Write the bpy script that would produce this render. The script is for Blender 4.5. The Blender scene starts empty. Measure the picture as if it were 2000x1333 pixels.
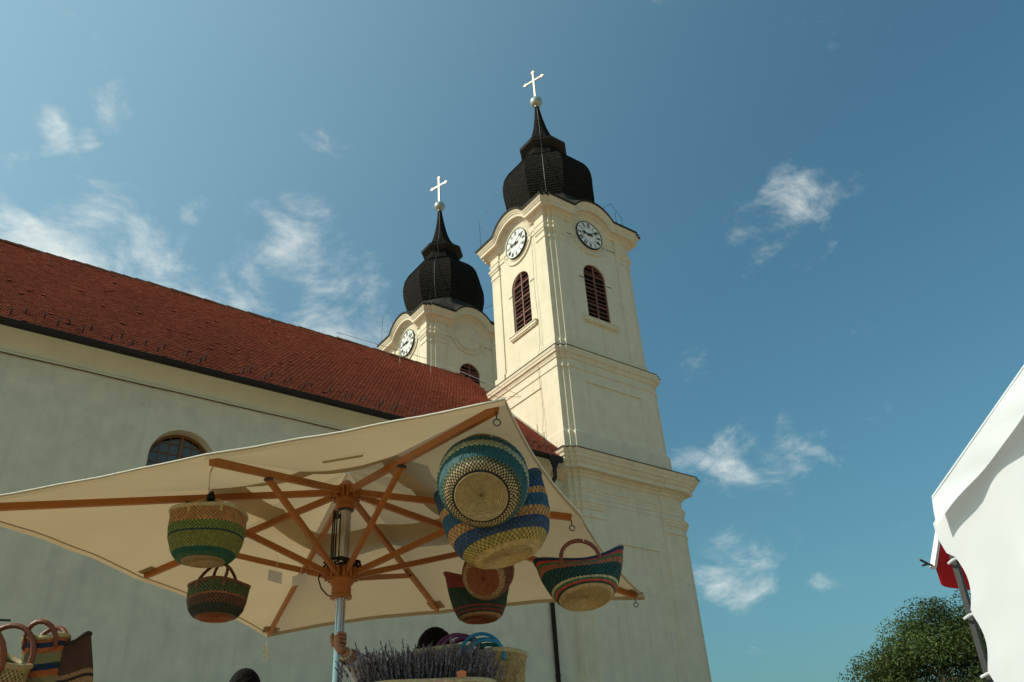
import bpy, bmesh, math, random
import numpy as np
from mathutils import Vector, Matrix
random.seed(7); rng = np.random.default_rng(7)
sc = bpy.context.scene
COL = sc.collection
G = -0.65                      # ground level; the camera's height is zero
# ------------------------------------------------------------------ camera
YAW, PIT, ROLL = math.radians(52.2214), math.radians(31.7238), math.radians(-3.8528)
fwd = Vector((math.cos(PIT)*math.cos(YAW), math.cos(PIT)*math.sin(YAW), math.sin(PIT)))
rt = fwd.cross(Vector((0, 0, 1))).normalized(); up = rt.cross(fwd)
r2 = math.cos(ROLL)*rt + math.sin(ROLL)*up; u2 = -math.sin(ROLL)*rt + math.cos(ROLL)*up
cam = bpy.data.cameras.new('camera'); camo = bpy.data.objects.new('camera', cam); COL.objects.link(camo)
camo.matrix_world = Matrix((( r2.x, u2.x, -fwd.x, 0), (r2.y, u2.y, -fwd.y, 0), (r2.z, u2.z, -fwd.z, 0), (0, 0, 0, 1)))
cam.sensor_width = 36; cam.lens = 36*1614/2000; cam.clip_end = 5000; cam.clip_start = 0.05
sc.camera = camo
RT, UP, FW = Vector(r2), Vector(u2), Vector(fwd)
# ------------------------------------------------------------------ light and sky
SUN_AZ, SUN_EL = math.radians(22), math.radians(39)       # from -X, a little towards +Y
sdir = Vector((-math.cos(SUN_AZ)*math.cos(SUN_EL), math.sin(SUN_AZ)*math.cos(SUN_EL), math.sin(SUN_EL)))
sl = bpy.data.lights.new('sun', 'SUN'); sl.energy = 4.2; sl.angle = math.radians(0.5); sl.color = (1, .93, .79)
so = bpy.data.objects.new('sun', sl); COL.objects.link(so); so.rotation_euler = (-sdir).to_track_quat('-Z', 'Y').to_euler()
so.location = (-20, 0, 30)
sc.view_settings.view_transform = 'Standard'; sc.view_settings.look = 'None'; sc.view_settings.gamma = 1
sc.view_settings.exposure = 0.0
world = bpy.data.worlds.new('World'); sc.world = world; world.use_nodes = True
wn, wl = world.node_tree.nodes, world.node_tree.links
wn.clear()
def N(t, nodes=None, **k):
    n = nodes.new(t)
    for a, b in k.items(): setattr(n, a, b)
    return n
def build_world():
    out = N('ShaderNodeOutputWorld', wn); bg = N('ShaderNodeBackground', wn); bg.inputs[1].default_value = 0.12
    sky = N('ShaderNodeTexSky', wn, sky_type='NISHITA'); sky.sun_disc = False
    sky.sun_elevation = SUN_EL; sky.sun_rotation = math.atan2(sdir.x, sdir.y)
    sky.air_density = 1.25; sky.dust_density = 4.0; sky.ozone_density = 1.0
    tint = N('ShaderNodeMix', wn, data_type='RGBA', blend_type='MULTIPLY'); tint.inputs[0].default_value = 1
    tint.inputs[7].default_value = (.53, .96, .96, 1)
    wl.new(sky.outputs[0], tint.inputs[6])
    tc = N('ShaderNodeTexCoord', wn)
    sep = N('ShaderNodeSeparateXYZ', wn); wl.new(tc.outputs['Generated'], sep.inputs[0])
    mx = N('ShaderNodeMath', wn, operation='MAXIMUM'); wl.new(sep.outputs[2], mx.inputs[0]); mx.inputs[1].default_value = .06
    dv = N('ShaderNodeVectorMath', wn, operation='DIVIDE'); wl.new(tc.outputs['Generated'], dv.inputs[0])
    cb = N('ShaderNodeCombineXYZ', wn)
    for i in range(3): wl.new(mx.outputs[0], cb.inputs[i])
    wl.new(cb.outputs[0], dv.inputs[1])                 # position on a flat cloud layer
    n1 = N('ShaderNodeTexNoise', wn); n1.inputs['Scale'].default_value = 9.5; n1.inputs['Detail'].default_value = 9; n1.inputs['Roughness'].default_value = .62
    n1.inputs['Distortion'].default_value = .3
    mpc = N('ShaderNodeMapping', wn); mpc.inputs['Scale'].default_value = (1, 1, 1.75); wl.new(tc.outputs['Generated'], mpc.inputs[0]); wl.new(mpc.outputs[0], n1.inputs['Vector'])
    n2 = N('ShaderNodeTexNoise', wn); n2.inputs['Scale'].default_value = 1.1; n2.inputs['Detail'].default_value = 3
    wl.new(dv.outputs[0], n2.inputs['Vector'])
    # cloud banks: direction, angular size, strength
    banks = CLOUDS
    acc = None
    for (d, rad, amp) in banks:
        dn = Vector(d).normalized()
        ds = N('ShaderNodeVectorMath', wn, operation='DISTANCE'); wl.new(tc.outputs['Generated'], ds.inputs[0]); ds.inputs[1].default_value = dn
        mr = N('ShaderNodeMapRange', wn, interpolation_type='SMOOTHSTEP'); mr.inputs[1].default_value = rad; mr.inputs[2].default_value = 0.
        mr.inputs[3].default_value = 0; mr.inputs[4].default_value = amp
        wl.new(ds.outputs['Value'], mr.inputs[0])
        if acc is None: acc = mr.outputs[0]
        else:
            ad = N('ShaderNodeMath', wn, operation='MAXIMUM'); wl.new(acc, ad.inputs[0]); wl.new(mr.outputs[0], ad.inputs[1]); acc = ad.outputs[0]
    m2 = N('ShaderNodeMapRange', wn); m2.inputs[1].default_value = .55; m2.inputs[2].default_value = .8; m2.inputs[3].default_value = 0; m2.inputs[4].default_value = .05
    wl.new(n2.outputs[0], m2.inputs[0])
    ad = N('ShaderNodeMath', wn, operation='ADD'); wl.new(acc, ad.inputs[0]); wl.new(m2.outputs[0], ad.inputs[1])
    ad2 = N('ShaderNodeMath', wn, operation='ADD'); wl.new(ad.outputs[0], ad2.inputs[0])
    nc = N('ShaderNodeMath', wn, operation='MULTIPLY_ADD'); wl.new(n1.outputs[0], nc.inputs[0]); nc.inputs[1].default_value = 1.4; nc.inputs[2].default_value = -.22; wl.new(nc.outputs[0], ad2.inputs[1])
    dens = N('ShaderNodeMapRange', wn, interpolation_type='SMOOTHSTEP'); dens.inputs[1].default_value = .66; dens.inputs[2].default_value = 1.22
    dens.inputs[3].default_value = 0; dens.inputs[4].default_value = .82
    wl.new(ad2.outputs[0], dens.inputs[0])
    # thin milky haze that thickens towards the sun
    hd = N('ShaderNodeVectorMath', wn, operation='DISTANCE'); wl.new(tc.outputs['Generated'], hd.inputs[0]); hd.inputs[1].default_value = sdir
    hm = N('ShaderNodeMapRange', wn, interpolation_type='SMOOTHSTEP'); hm.inputs[1].default_value = 1.48; hm.inputs[2].default_value = .5; hm.inputs[3].default_value = 0; hm.inputs[4].default_value = .5
    wl.new(hd.outputs['Value'], hm.inputs[0])
    hz = N('ShaderNodeMix', wn, data_type='RGBA'); wl.new(hm.outputs[0], hz.inputs[0]); wl.new(tint.outputs[2], hz.inputs[6]); hz.inputs[7].default_value = (3.9, 5.8, 6.6, 1)
    mix = N('ShaderNodeMix', wn, data_type='RGBA'); wl.new(dens.outputs[0], mix.inputs[0]); wl.new(hz.outputs[2], mix.inputs[6])
    mix.inputs[7].default_value = (8.6, 8.7, 7.9, 1)
    wl.new(mix.outputs[2], bg.inputs[0]); wl.new(bg.outputs[0], out.inputs[0])
def D(px, py):   # a direction in the sky, from where it stands in the photograph
    return FW + RT*((px-1000)/1614) + UP*((666.5-py)/1614)
CLOUDS = [(D(x, y), r*1.25, a) for x, y, r, a in [
    (20, 480, .095, .50), (130, 515, .09, .50), (-150, 480, .15, .48), (240, 565, .09, .46), (370, 600, .10, .42), (480, 640, .10, .42), (620, 650, .10, .38), (720, 640, .07, .32),
    (600, 490, .085, .40), (640, 530, .06, .30), (560, 430, .06, .22), (540, 560, .06, .22), (470, 470, .05, .24), (690, 590, .07, .28), (650, 285, .05, .30), (535, 325, .04, .22),
    (100, 230, .04, .38), (60, 195, .035, .28), (225, 225, .04, .30), (175, 265, .02, .3), (380, 410, .03, .22),
    (1590, 370, .10, .30), (1650, 330, .06, .26), (1540, 340, .06, .26), (1620, 440, .06, .2), (1430, 920, .095, .38), (1380, 905, .07, .34), (1500, 930, .09, .30), (1560, 1000, .08, .2),
    (1400, 1095, .075, .40), (1470, 1090, .06, .28), (1600, 1158, .04, .24), (1530, 825, .03, .24), (1415, 835, .04, .2), (1600, 880, .05, .2), (1690, 720, .05, .12)]]
build_world()

# ------------------------------------------------------------------ helpers
def link(o, parent=None):
    COL.objects.link(o)
    if parent is not None: o.parent = parent
    return o
def tag(o, label=None, cat=None, group=None, kind=None):
    if label: o['label'] = label
    if cat: o['category'] = cat
    if group: o['group'] = group
    if kind: o['kind'] = kind
    return o
def empty(name, loc, label, cat, group=None):
    o = bpy.data.objects.new(name, None); o.empty_display_size = .2; link(o); o.location = loc
    return tag(o, label, cat, group)
def org(o):
    v = Vector((0, 0, 0))
    while o is not None: v += o.location; o = o.parent
    return v
class MB:
    """collects faces of one mesh, in world coordinates"""
    def __init__(s): s.v = []; s.f = []; s.c = []; s.col = (1, 1, 1)
    def add(s, vs, fs, col=None):
        n = len(s.v); s.v += [tuple(p) for p in vs]
        for f in fs: s.f.append(tuple(i+n for i in f)); s.c.append(col or s.col)
        return s
    def box(s, a, b, col=None):
        x0, y0, z0 = a; x1, y1, z1 = b
        return s.add([(x0,y0,z0),(x1,y0,z0),(x1,y1,z0),(x0,y1,z0),(x0,y0,z1),(x1,y0,z1),(x1,y1,z1),(x0,y1,z1)],
                     [(0,3,2,1),(4,5,6,7),(0,1,5,4),(1,2,6,5),(2,3,7,6),(3,0,4,7)], col)
    def fbox(s, fr, u0, u1, v0, v1, n0, n1, col=None):       # a box in a face's own frame
        P = [fr(u, v, n) for n in (n0, n1) for v in (v0, v1) for u in (u0, u1)]
        return s.add(P, [(0,2,3,1),(4,5,7,6),(0,1,5,4),(2,6,7,3),(0,4,6,2),(1,3,7,5)], col)
    def bar(s, p, q, w, h, upv=(0, 0, 1), col=None):         # a rectangular bar from p to q
        p, q = Vector(p), Vector(q); d = (q-p).normalized(); a = d.cross(Vector(upv))
        if a.length < 1e-4: a = d.cross(Vector((1, 0, 0)))
        a.normalize(); b = a.cross(d)
        P = [e + a*(w/2*i) + b*(h/2*j) for e in (p, q) for i, j in ((-1,-1),(1,-1),(1,1),(-1,1))]
        return s.add(P, [(0,1,2,3),(7,6,5,4),(0,4,5,1),(1,5,6,2),(2,6,7,3),(3,7,4,0)], col)
    def tube(s, pts, r, n=8, closed=False, col=None, cap=True):
        pts = [Vector(p) for p in pts]; m = len(pts); rs = r if isinstance(r, (list, tuple)) else [r]*m
        base = []; prev = None
        for i in range(m):
            t = (pts[(i+1) % m]-pts[i-1]) if closed else (pts[min(i+1, m-1)]-pts[max(i-1, 0)])
            t.normalize()
            a = prev - t*prev.dot(t) if prev is not None else t.orthogonal()
            a.normalize(); prev = a; b = t.cross(a)
            base += [pts[i] + (a*math.cos(2*math.pi*k/n) + b*math.sin(2*math.pi*k/n))*rs[i] for k in range(n)]
        fs = []
        for i in range(m if closed else m-1):
            j = (i+1) % m
            fs += [(i*n+k, i*n+(k+1) % n, j*n+(k+1) % n, j*n+k) for k in range(n)]
        if cap and not closed: fs += [tuple(range(n))[::-1], tuple((m-1)*n+k for k in range(n))]
        return s.add(base, fs, col)
    def lathe(s, c, prof, n=24, ax=(0, 0, 1), col=None, phase=0.):
        ax = Vector(ax).normalized(); a = ax.orthogonal().normalized() if abs(ax.z) < .999 else Vector((1, 0, 0)); b = ax.cross(a); c = Vector(c)
        V = []
        for r, z in prof: V += [c + ax*z + (a*math.cos(2*math.pi*k/n+phase) + b*math.sin(2*math.pi*k/n+phase))*r for k in range(n)]
        F = [(i*n+k, i*n+(k+1) % n, (i+1)*n+(k+1) % n, (i+1)*n+k) for i in range(len(prof)-1) for k in range(n)]
        F += [tuple(range(n))[::-1], tuple((len(prof)-1)*n+k for k in range(n))]
        return s.add(V, F, col)
    def build(s, name, mat, parent=None, smooth=False, loc=None, colors=False):
        o0 = org(parent) if parent is not None else Vector(loc or (0, 0, 0))
        me = bpy.data.meshes.new(name)
        me.from_pydata([(x-o0.x, y-o0.y, z-o0.z) for x, y, z in s.v], [], s.f)
        if colors:
            ca = me.color_attributes.new('Col', 'FLOAT_COLOR', 'CORNER')
            cols = np.repeat(np.array([(*c[:3], 1) for c in s.c], dtype=np.float32), [len(f) for f in s.f], axis=0)
            ca.data.foreach_set('color', cols.ravel())
        me.update()
        if smooth:
            me.polygons.foreach_set('use_smooth', [True]*len(me.polygons))
            if smooth == 'auto': me.set_sharp_from_angle(angle=math.radians(40))
        o = bpy.data.objects.new(name, me); me.materials.append(mat)
        link(o, parent)
        if parent is None: o.location = o0
        return o
def fix_normals(o):
    bm = bmesh.new(); bm.from_mesh(o.data); bmesh.ops.recalc_face_normals(bm, faces=bm.faces); bm.to_mesh(o.data); bm.free(); return o
def dup(o, parent=None):
    c = o.copy(); link(c, parent); return c

# ------------------------------------------------------------------ materials
def material(name, col, rough=.7, var=.12, scale=3., bump=0., bscale=30., spec=.3, metal=0., attr=False, translucent=0., stain=0., streak=0., stain_col=(.25,.24,.2), dirt_scale=.8):
    m = bpy.data.materials.new(name); m.use_nodes = True; nt = m.node_tree; nd, lk = nt.nodes, nt.links
    b = nd['Principled BSDF']; b.inputs['Roughness'].default_value = rough; b.inputs['Metallic'].default_value = metal
    b.inputs['Specular IOR Level'].default_value = spec
    tc = N('ShaderNodeTexCoord', nd); co = tc.outputs['Object']
    n1 = N('ShaderNodeTexNoise', nd); n1.inputs['Scale'].default_value = scale; n1.inputs['Detail'].default_value = 6; n1.inputs['Roughness'].default_value = .6
    lk.new(co, n1.inputs['Vector'])
    mr = N('ShaderNodeMapRange', nd); mr.inputs[1].default_value = .25; mr.inputs[2].default_value = .75; mr.inputs[3].default_value = 1-var; mr.inputs[4].default_value = 1+var
    lk.new(n1.outputs[0], mr.inputs[0])
    if attr:
        ca = N('ShaderNodeVertexColor', nd); ca.layer_name = 'Col'; src = ca.outputs[0]
    else:
        rgb = N('ShaderNodeRGB', nd); rgb.outputs[0].default_value = (*col, 1); src = rgb.outputs[0]
    mul = N('ShaderNodeVectorMath', nd, operation='SCALE'); lk.new(src, mul.inputs[0]); lk.new(mr.outputs[0], mul.inputs['Scale'])
    res = mul.outputs[0]
    if stain > 0:      # patches of weathering
        n2 = N('ShaderNodeTexNoise', nd); n2.inputs['Scale'].default_value = dirt_scale; n2.inputs['Detail'].default_value = 8; n2.inputs['Roughness'].default_value = .68
        lk.new(co, n2.inputs['Vector'])
        m2 = N('ShaderNodeMapRange', nd); m2.inputs[1].default_value = .52; m2.inputs[2].default_value = .78; m2.inputs[3].default_value = 0; m2.inputs[4].default_value = stain
        lk.new(n2.outputs[0], m2.inputs[0])
        mx = N('ShaderNodeMix', nd, data_type='RGBA'); lk.new(m2.outputs[0], mx.inputs[0]); lk.new(res, mx.inputs[6]); mx.inputs[7].default_value = (*stain_col, 1); res = mx.outputs[2]
    if streak > 0:     # rain streaks
        mp = N('ShaderNodeMapping', nd); mp.inputs['Scale'].default_value = (2.6, 2.6, .12); lk.new(co, mp.inputs[0])
        n3 = N('ShaderNodeTexNoise', nd); n3.inputs['Scale'].default_value = 1.5; n3.inputs['Detail'].default_value = 5; lk.new(mp.outputs[0], n3.inputs['Vector'])
        m3 = N('ShaderNodeMapRange', nd); m3.inputs[1].default_value = .52; m3.inputs[2].default_value = .75; m3.inputs[3].default_value = 0; m3.inputs[4].default_value = streak
        lk.new(n3.outputs[0], m3.inputs[0])
        mx = N('ShaderNodeMix', nd, data_type='RGBA'); lk.new(m3.outputs[0], mx.inputs[0]); lk.new(res, mx.inputs[6]); mx.inputs[7].default_value = (*stain_col, 1); res = mx.outputs[2]
    lk.new(res, b.inputs['Base Color'])
    if bump > 0:
        n4 = N('ShaderNodeTexNoise', nd); n4.inputs['Scale'].default_value = bscale; n4.inputs['Detail'].default_value = 5; lk.new(co, n4.inputs['Vector'])
        bp = N('ShaderNodeBump', nd); bp.inputs['Strength'].default_value = bump; bp.inputs['Distance'].default_value = .45/bscale
        lk.new(n4.outputs[0], bp.inputs['Height']); lk.new(bp.outputs[0], b.inputs['Normal'])
    if translucent > 0:
        out = nd['Material Output']; tr = N('ShaderNodeBsdfTranslucent', nd); lk.new(res, tr.inputs['Color'])
        ms = N('ShaderNodeMixShader', nd); ms.inputs[0].default_value = translucent
        lk.new(b.outputs[0], ms.inputs[1]); lk.new(tr.outputs[0], ms.inputs[2]); lk.new(ms.outputs[0], out.inputs['Surface'])
    return m
def wood(name, c1, c2, scale=14., rough=.45):
    m = material(name, c1, rough, .18, scale, .15, 60)
    nd, lk = m.node_tree.nodes, m.node_tree.links
    tc = N('ShaderNodeTexCoord', nd); mp = N('ShaderNodeMapping', nd); mp.inputs['Scale'].default_value = (9, 9, 9)
    lk.new(tc.outputs['Object'], mp.inputs[0])
    w = N('ShaderNodeTexNoise', nd); w.inputs['Scale'].default_value = 3; w.inputs['Detail'].default_value = 8; w.inputs['Distortion'].default_value = 1.5; lk.new(mp.outputs[0], w.inputs['Vector'])
    mx = N('ShaderNodeMix', nd, data_type='RGBA'); mx.inputs[6].default_value = (*c1, 1); mx.inputs[7].default_value = (*c2, 1); lk.new(w.outputs[0], mx.inputs[0])
    lk.new(mx.outputs[2], nd['Principled BSDF'].inputs['Base Color'])
    return m
M = {}
M['tower'] = material('tower_plaster', (.70, .615, .465), .9, .07, 1.6, .3, 40, .1, stain=.42, streak=.22, stain_col=(.47, .42, .31), dirt_scale=.9)
M['nave'] = material('nave_plaster', (.68, .61, .465), .92, .11, 1.3, .4, 25, .1, stain=.7, streak=.24, stain_col=(.40, .38, .31), dirt_scale=.45)
M['cove'] = material('cove_plaster', (.66, .62, .48), .92, .07, .9, .3, 30, .1, stain=.25, stain_col=(.42, .38, .28))
M['lead'] = material('weathered_metal_cover', (.034, .029, .023), .8, .3, 4, .2, 30, .15)
M['shingle'] = material('dark_shingle', (.016, .0135, .0105), .9, .5, 6, .6, 50, .08, stain=.5, stain_col=(.042, .036, .026), dirt_scale=5)
M['tile'] = material('clay_tile', (.3, .09, .05), .85, .16, 5, .4, 60, .2, attr=True, stain=.3, stain_col=(.12, .06, .045), dirt_scale=1.1)
M['ridge'] = material('ridge_clay', (.20, .085, .05), .85, .25, 4, .4, 40, .2, stain=.4, stain_col=(.09, .07, .05), dirt_scale=3)
M['iron'] = material('dark_iron', (.022, .021, .020), .5, .3, 8, .2, 60, .5)
M['gutter'] = material('brown_black_gutter', (.018, .015, .013), .6, .2, 3, .1, 30, .25)
M['louvre'] = material('red_brown_louvre_paint', (.20, .085, .060), .65, .25, 9, .3, 60, .3)
M['dark'] = material('dark_belfry_inside', (.010, .009, .008), .95, .1)
M['gold'] = material('pale_gilding', (.55, .50, .38), .5, .08, 6, .1, 40, .5, metal=.35)
M['zinc'] = material('grey_zinc', (.42, .42, .38), .38, .10, 5, .1, 30, .5, metal=.7)
M['dial'] = material('white_dial', (.80, .80, .74), .4, .03, 4)
M['ink'] = material('black_dial_paint', (.016, .016, .017), .5, .1)
M['wframe'] = wood('brown_window_wood', (.22, .10, .04), (.15, .065, .025))
M['glass'] = material('dull_old_glass', (.085, .10, .092), .22, .25, 2, .1, 4, .6)
M['wood'] = wood('orange_teak', (.42, .155, .035), (.30, .095, .02))
M['canvas'] = material('sand_canvas', (.44, .33, .19), .95, .05, 3, .25, 220, .05, translucent=.42, stain=.12, stain_col=(.5, .38, .24), dirt_scale=1.7)
M['chrome'] = material('polished_steel', (.50, .50, .49), .26, .05, 5, 0, 30, .5, metal=1.)
M['cord'] = material('black_cord', (.012, .012, .012), .8, .2, 40)
M['string'] = material('white_string', (.62, .58, .48), .8, .1, 40)
M['paper'] = material('white_paper', (.72, .71, .68), .8, .04, 8)
M['weave'] = material('dyed_straw_weave', (1, 1, 1), .62, .22, 40, .3, 160, .25, attr=True)
M['straw'] = material('natural_straw', (.46, .34, .16), .7, .2, 25, .4, 140, .2)
M['leather'] = material('red_brown_leather', (.19, .052, .026), .42, .2, 14, .3, 60, .45)
M['tent'] = material('white_tent_cloth', (.75, .77, .80), .85, .03, 3, .12, 120, .1, translucent=.22)
M['steel'] = material('grey_tent_steel', (.05, .052, .052), .5, .15, 10, .1, 40, .4, metal=.3)
M['red'] = material('red_cloth', (.60, .018, .022), .8, .08, 10, .1, 100, .2, translucent=.2)
M['ground'] = material('dusty_paving', (.36, .265, .165), .9, .15, 1.5, .4, 20)
M['skin'] = material('tanned_skin', (.40, .20, .12), .5, .08, 20, .1, 100, .35)
M['hair'] = material('black_hair', (.009, .008, .007), .85, .4, 60, .8, 160, .08)
M['shirt'] = material('pale_checked_shirt', (.55, .57, .62), .85, .15, 18)
M['trouser'] = material('dark_trousers', (.04, .045, .06), .85, .1, 18)

# ------------------------------------------------------------------ ground
g = MB(); g.add([(-400, -400, G), (600, -400, G), (600, 800, G), (-400, 800, G)], [(0, 1, 2, 3)])
tag(g.build('ground', M['ground']), kind='structure')
# ------------------------------------------------------------------ church towers
CX, CY = 30.195, 33.17
AX, AY, HX, HY = 3.6, 3.17, 3.015, 2.87            # face planes and half lengths; the corners are stepped
FA, FB = (AX-HX)/2, (AY-HY)/2
MX, MY = 2.12, 2.0                                   # half width of the sunk field between the corner pilasters
NS = 28
def ring(p, pf):
    """outline of the tower at offset p, its fields at offset pf; yields (x, y, face, u)"""
    o = []
    def face(k):
        h, a, m = (HX, AY, MX) if k in (0, 2) else (HY, AX, MY)
        pts = [(-h-p, a+p, None), (-m, a+p, None)] + [(-m+2*m*i/NS, a+pf, -m+2*m*i/NS) for i in range(NS+1)] + [(m, a+p, None), (h+p, a+p, None)]
        return pts
    def put(k, u, a):
        return ((u, -a), (a, u), (-u, a), (-a, -u))[k]
    for k in range(4):
        for u, a, f in face(k): o.append((*put(k, u, a), k, f))
        # the stepped corner after face k
        sx, sy = ((1, -1), (1, 1), (-1, 1), (-1, -1))[k]
        if k in (0, 2): c = [(HX+p, AY-FB+p), (HX+FA+p, AY-FB+p), (HX+FA+p, AY-2*FB+p)]
        else: c = [(AX-FA+p, HY+p), (AX-FA+p, HY+FB+p), (AX-2*FA+p, HY+FB+p)]
        for x, y in c: o.append((sx*x, sy*y, None, None))
    return o
ARC_R, ARC_H = 1.62, .92
def arch(u):
    if u is None or abs(u) >= ARC_R+.25: return 0.
    R_ = (ARC_R**2+ARC_H**2)/(2*ARC_H); x = min(abs(u), ARC_R)
    z = math.sqrt(R_*R_-x*x)-(R_-ARC_H)
    return z if abs(u) < ARC_R-.12 else max(z, .0)
def loft(levels, skip=None, cap=False, arched=False, cx=CX, cy=CY):
    """levels: (z, p, pf); skip(face, u0, u1, z0, z1) leaves openings"""
    b = MB(); V = []; rings = [ring(p, pf) for _, p, pf in levels]; n = len(rings[0])
    for (z, p, pf), rg in zip(levels, rings):
        V += [(cx+x, cy+y, z + (arch(u) if arched and z >= arched else 0.)) for x, y, k, u in rg]
    F = []
    for i in range(len(levels)-1):
        for k in range(n):
            k2 = (k+1) % n
            if skip and skip(rings[i][k], rings[i][k2], levels[i][0], levels[i+1][0]): continue
            F.append((i*n+k, i*n+k2, (i+1)*n+k2, (i+1)*n+k))
    if cap: F.append(tuple((len(levels)-1)*n+k for k in range(n)))
    return b.add(V, F)
def frame_front(zc=0., u0=0.):   # u to the right, v up, n out of the wall
    return lambda u, v, n: (CX+u+u0, CY-AY-n, zc+v)
def frame_left(zc=0., u0=0.):
    return lambda u, v, n: (CX-AX-n, CY-u-u0, zc+v)
def arched_wall(b, fr, u0, u1, v0, v1, w, vb, vs, n0, depth, na=18):
    """a wall panel from u0..u1, v0..v1 with a round-headed opening of half width w, sill vb, springing vs; with its reveal"""
    arc = [(w*math.cos(math.pi*i/na), vs + w*math.sin(math.pi*i/na)) for i in range(na+1)]       # right to left
    q = lambda pts: b.add([fr(u, v, n0) for u, v in pts], [tuple(range(len(pts)))])
    q([(u0, v0), (u1, v0), (u1, vb), (u0, vb)])
    q([(u0, vb), (-w, vb), (-w, vs), (u0, vs)]); q([(w, vb), (u1, vb), (u1, vs), (w, vs)])
    top = [(u1, vs)] + [(u1 + (u0-u1)*i/(na-2)*1., v1) for i in range(na-1)] + [(u0, vs)]
    for i in range(na):
        a, c = arc[i], arc[i+1]; t0, t1 = top[min(i, na)], top[min(i+1, na)]
        q([a, t0, t1, c])
    loop = [(-w, vb), (w, vb), (w, vs)] + arc[1:-1] + [(-w, vs)]
    m = len(loop)
    for i in range(m):
        a, c = loop[i], loop[(i+1) % m]
        b.add([fr(*a, n0), fr(*c, n0), fr(*c, n0-depth), fr(*a, n0-depth)], [(0, 1, 2, 3)])
    return loop
def panel_wall(b, fr, u0, u1, v0, v1, a0, a1, c0, c1, n0, d):
    o = [(u0, v0), (u1, v0), (u1, v1), (u0, v1)]; i = [(a0, c0), (a1, c0), (a1, c1), (a0, c1)]
    for k in range(4):
        k2 = (k+1) % 4
        b.add([fr(*o[k], n0), fr(*o[k2], n0), fr(*i[k2], n0), fr(*i[k], n0)], [(0, 1, 2, 3)])
        b.add([fr(*i[k], n0), fr(*i[k2], n0), fr(*i[k2], n0-d), fr(*i[k], n0-d)], [(0, 1, 2, 3)])
    b.add([fr(*p, n0-d) for p in i], [(0, 1, 2, 3)])
PF = -.07
WB, WS, WW = 27.05, 30.45, .90          # belfry window sill, springing, half width
tower = empty('church_tower', (CX, CY, G), 'cream church tower with two clocks, dark onion dome and lit louvred window', 'tower', 'twin church towers')
def T(b, name, mat, parent=None, **k): return b.build(name, M[mat], parent or tower, **k)
# lower storey with its entablature
def skip_panel(z0, z1):
    return lambda a, b2, za, zb: a[3] is not None and b2[3] is not None and a[2] in (0, 3) and za >= z0-1e-6 and zb <= z1+1e-6
lo = loft([(G, .55, .47), (G+1.1, .55, .47), (G+1.15, .5, .42), (14.0, .5, .42), (14.03, .55, .42), (14.13, .55, .42), (14.16, .51, .42), (14.42, .51, .42)], skip_panel(G+1.15, 14.0))
panel_wall(lo, frame_front(), -MX, MX, G+1.15, 14.0, -1.45, 1.5, 3., 12.95, .42, .05)
panel_wall(lo, frame_left(), -MY, MY, G+1.15, 14.0, -1.3, 1.3, 3., 12.95, .42, .05)
T(lo, 'lower_storey', 'tower')
T(loft([(14.42, .51, .42), (14.46, .56, .42), (14.58, .58, .42), (14.62, .62, .42), (14.74, .63, .42), (14.77, .67, .42), (14.88, .68, .42), (14.885, .52, .42)]), 'capital_band', 'tower')
T(loft([(14.885, .51, .43), (15.12, .51, .43), (15.14, .535, .455), (15.32, .535, .455), (15.34, .56, .48), (15.48, .57, .49), (15.51, .61, .53), (15.60, .62, .54), (15.605, .50, .42), (16.12, .50, .42)]), 'architrave_band', 'tower')
T(loft([(16.12, .50, .42), (16.16, .58, .50), (16.30, .62, .54), (16.34, .70, .62), (16.42, .74, .66), (16.44, .98, .94), (16.66, 1.0, .96), (16.70, 1.06, 1.03), (16.80, 1.12, 1.10), (16.88, 1.14, 1.12), (16.91, 1.20, 1.20), (17.03, 1.23, 1.23), (17.12, 1.31, 1.31), (17.20, 1.33, 1.33), (17.28, 1.37, 1.37)]), 'lower_cornice', 'tower')
T(loft([(17.27, 1.40, 1.40), (17.31, 1.41, 1.41), (17.75, .40, .40)]), 'cornice_cover', 'lead')
# middle storey
mi = loft([(17.5, .38, .38), (18.85, .38, .38), (18.98, .27, .27), (22.85, .26, .26)], lambda a, b2, za, zb: a[3] is not None and b2[3] is not None and a[2] in (0, 3) and za > 18.9)
panel_wall(mi, frame_front(), -MX, MX, 18.98, 22.85, -2.08, 2.1, 19.3, 22.2, .265, .06)
panel_wall(mi, frame_left(), -MY, MY, 18.98, 22.85, -1.9, 1.6, 19.3, 22.2, .265, .06)
T(mi, 'middle_storey', 'tower')
T(loft([(22.85, .26, .26), (22.88, .31, .31), (22.99, .31, .31), (23.02, .26, .26), (23.40, .26, .26), (23.43, .32, .32), (23.52, .33, .33), (23.60, .37, .37), (23.68, .385, .385), (23.70, .46, .46), (23.84, .47, .47), (23.87, .50, .50), (23.98, .52, .52), (24.06, .53, .53)]), 'middle_cornice', 'tower')
T(loft([(24.05, .55, .55), (24.09, .555, .555), (24.24, .12, .12)]), 'cornice_cover', 'lead')
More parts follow.
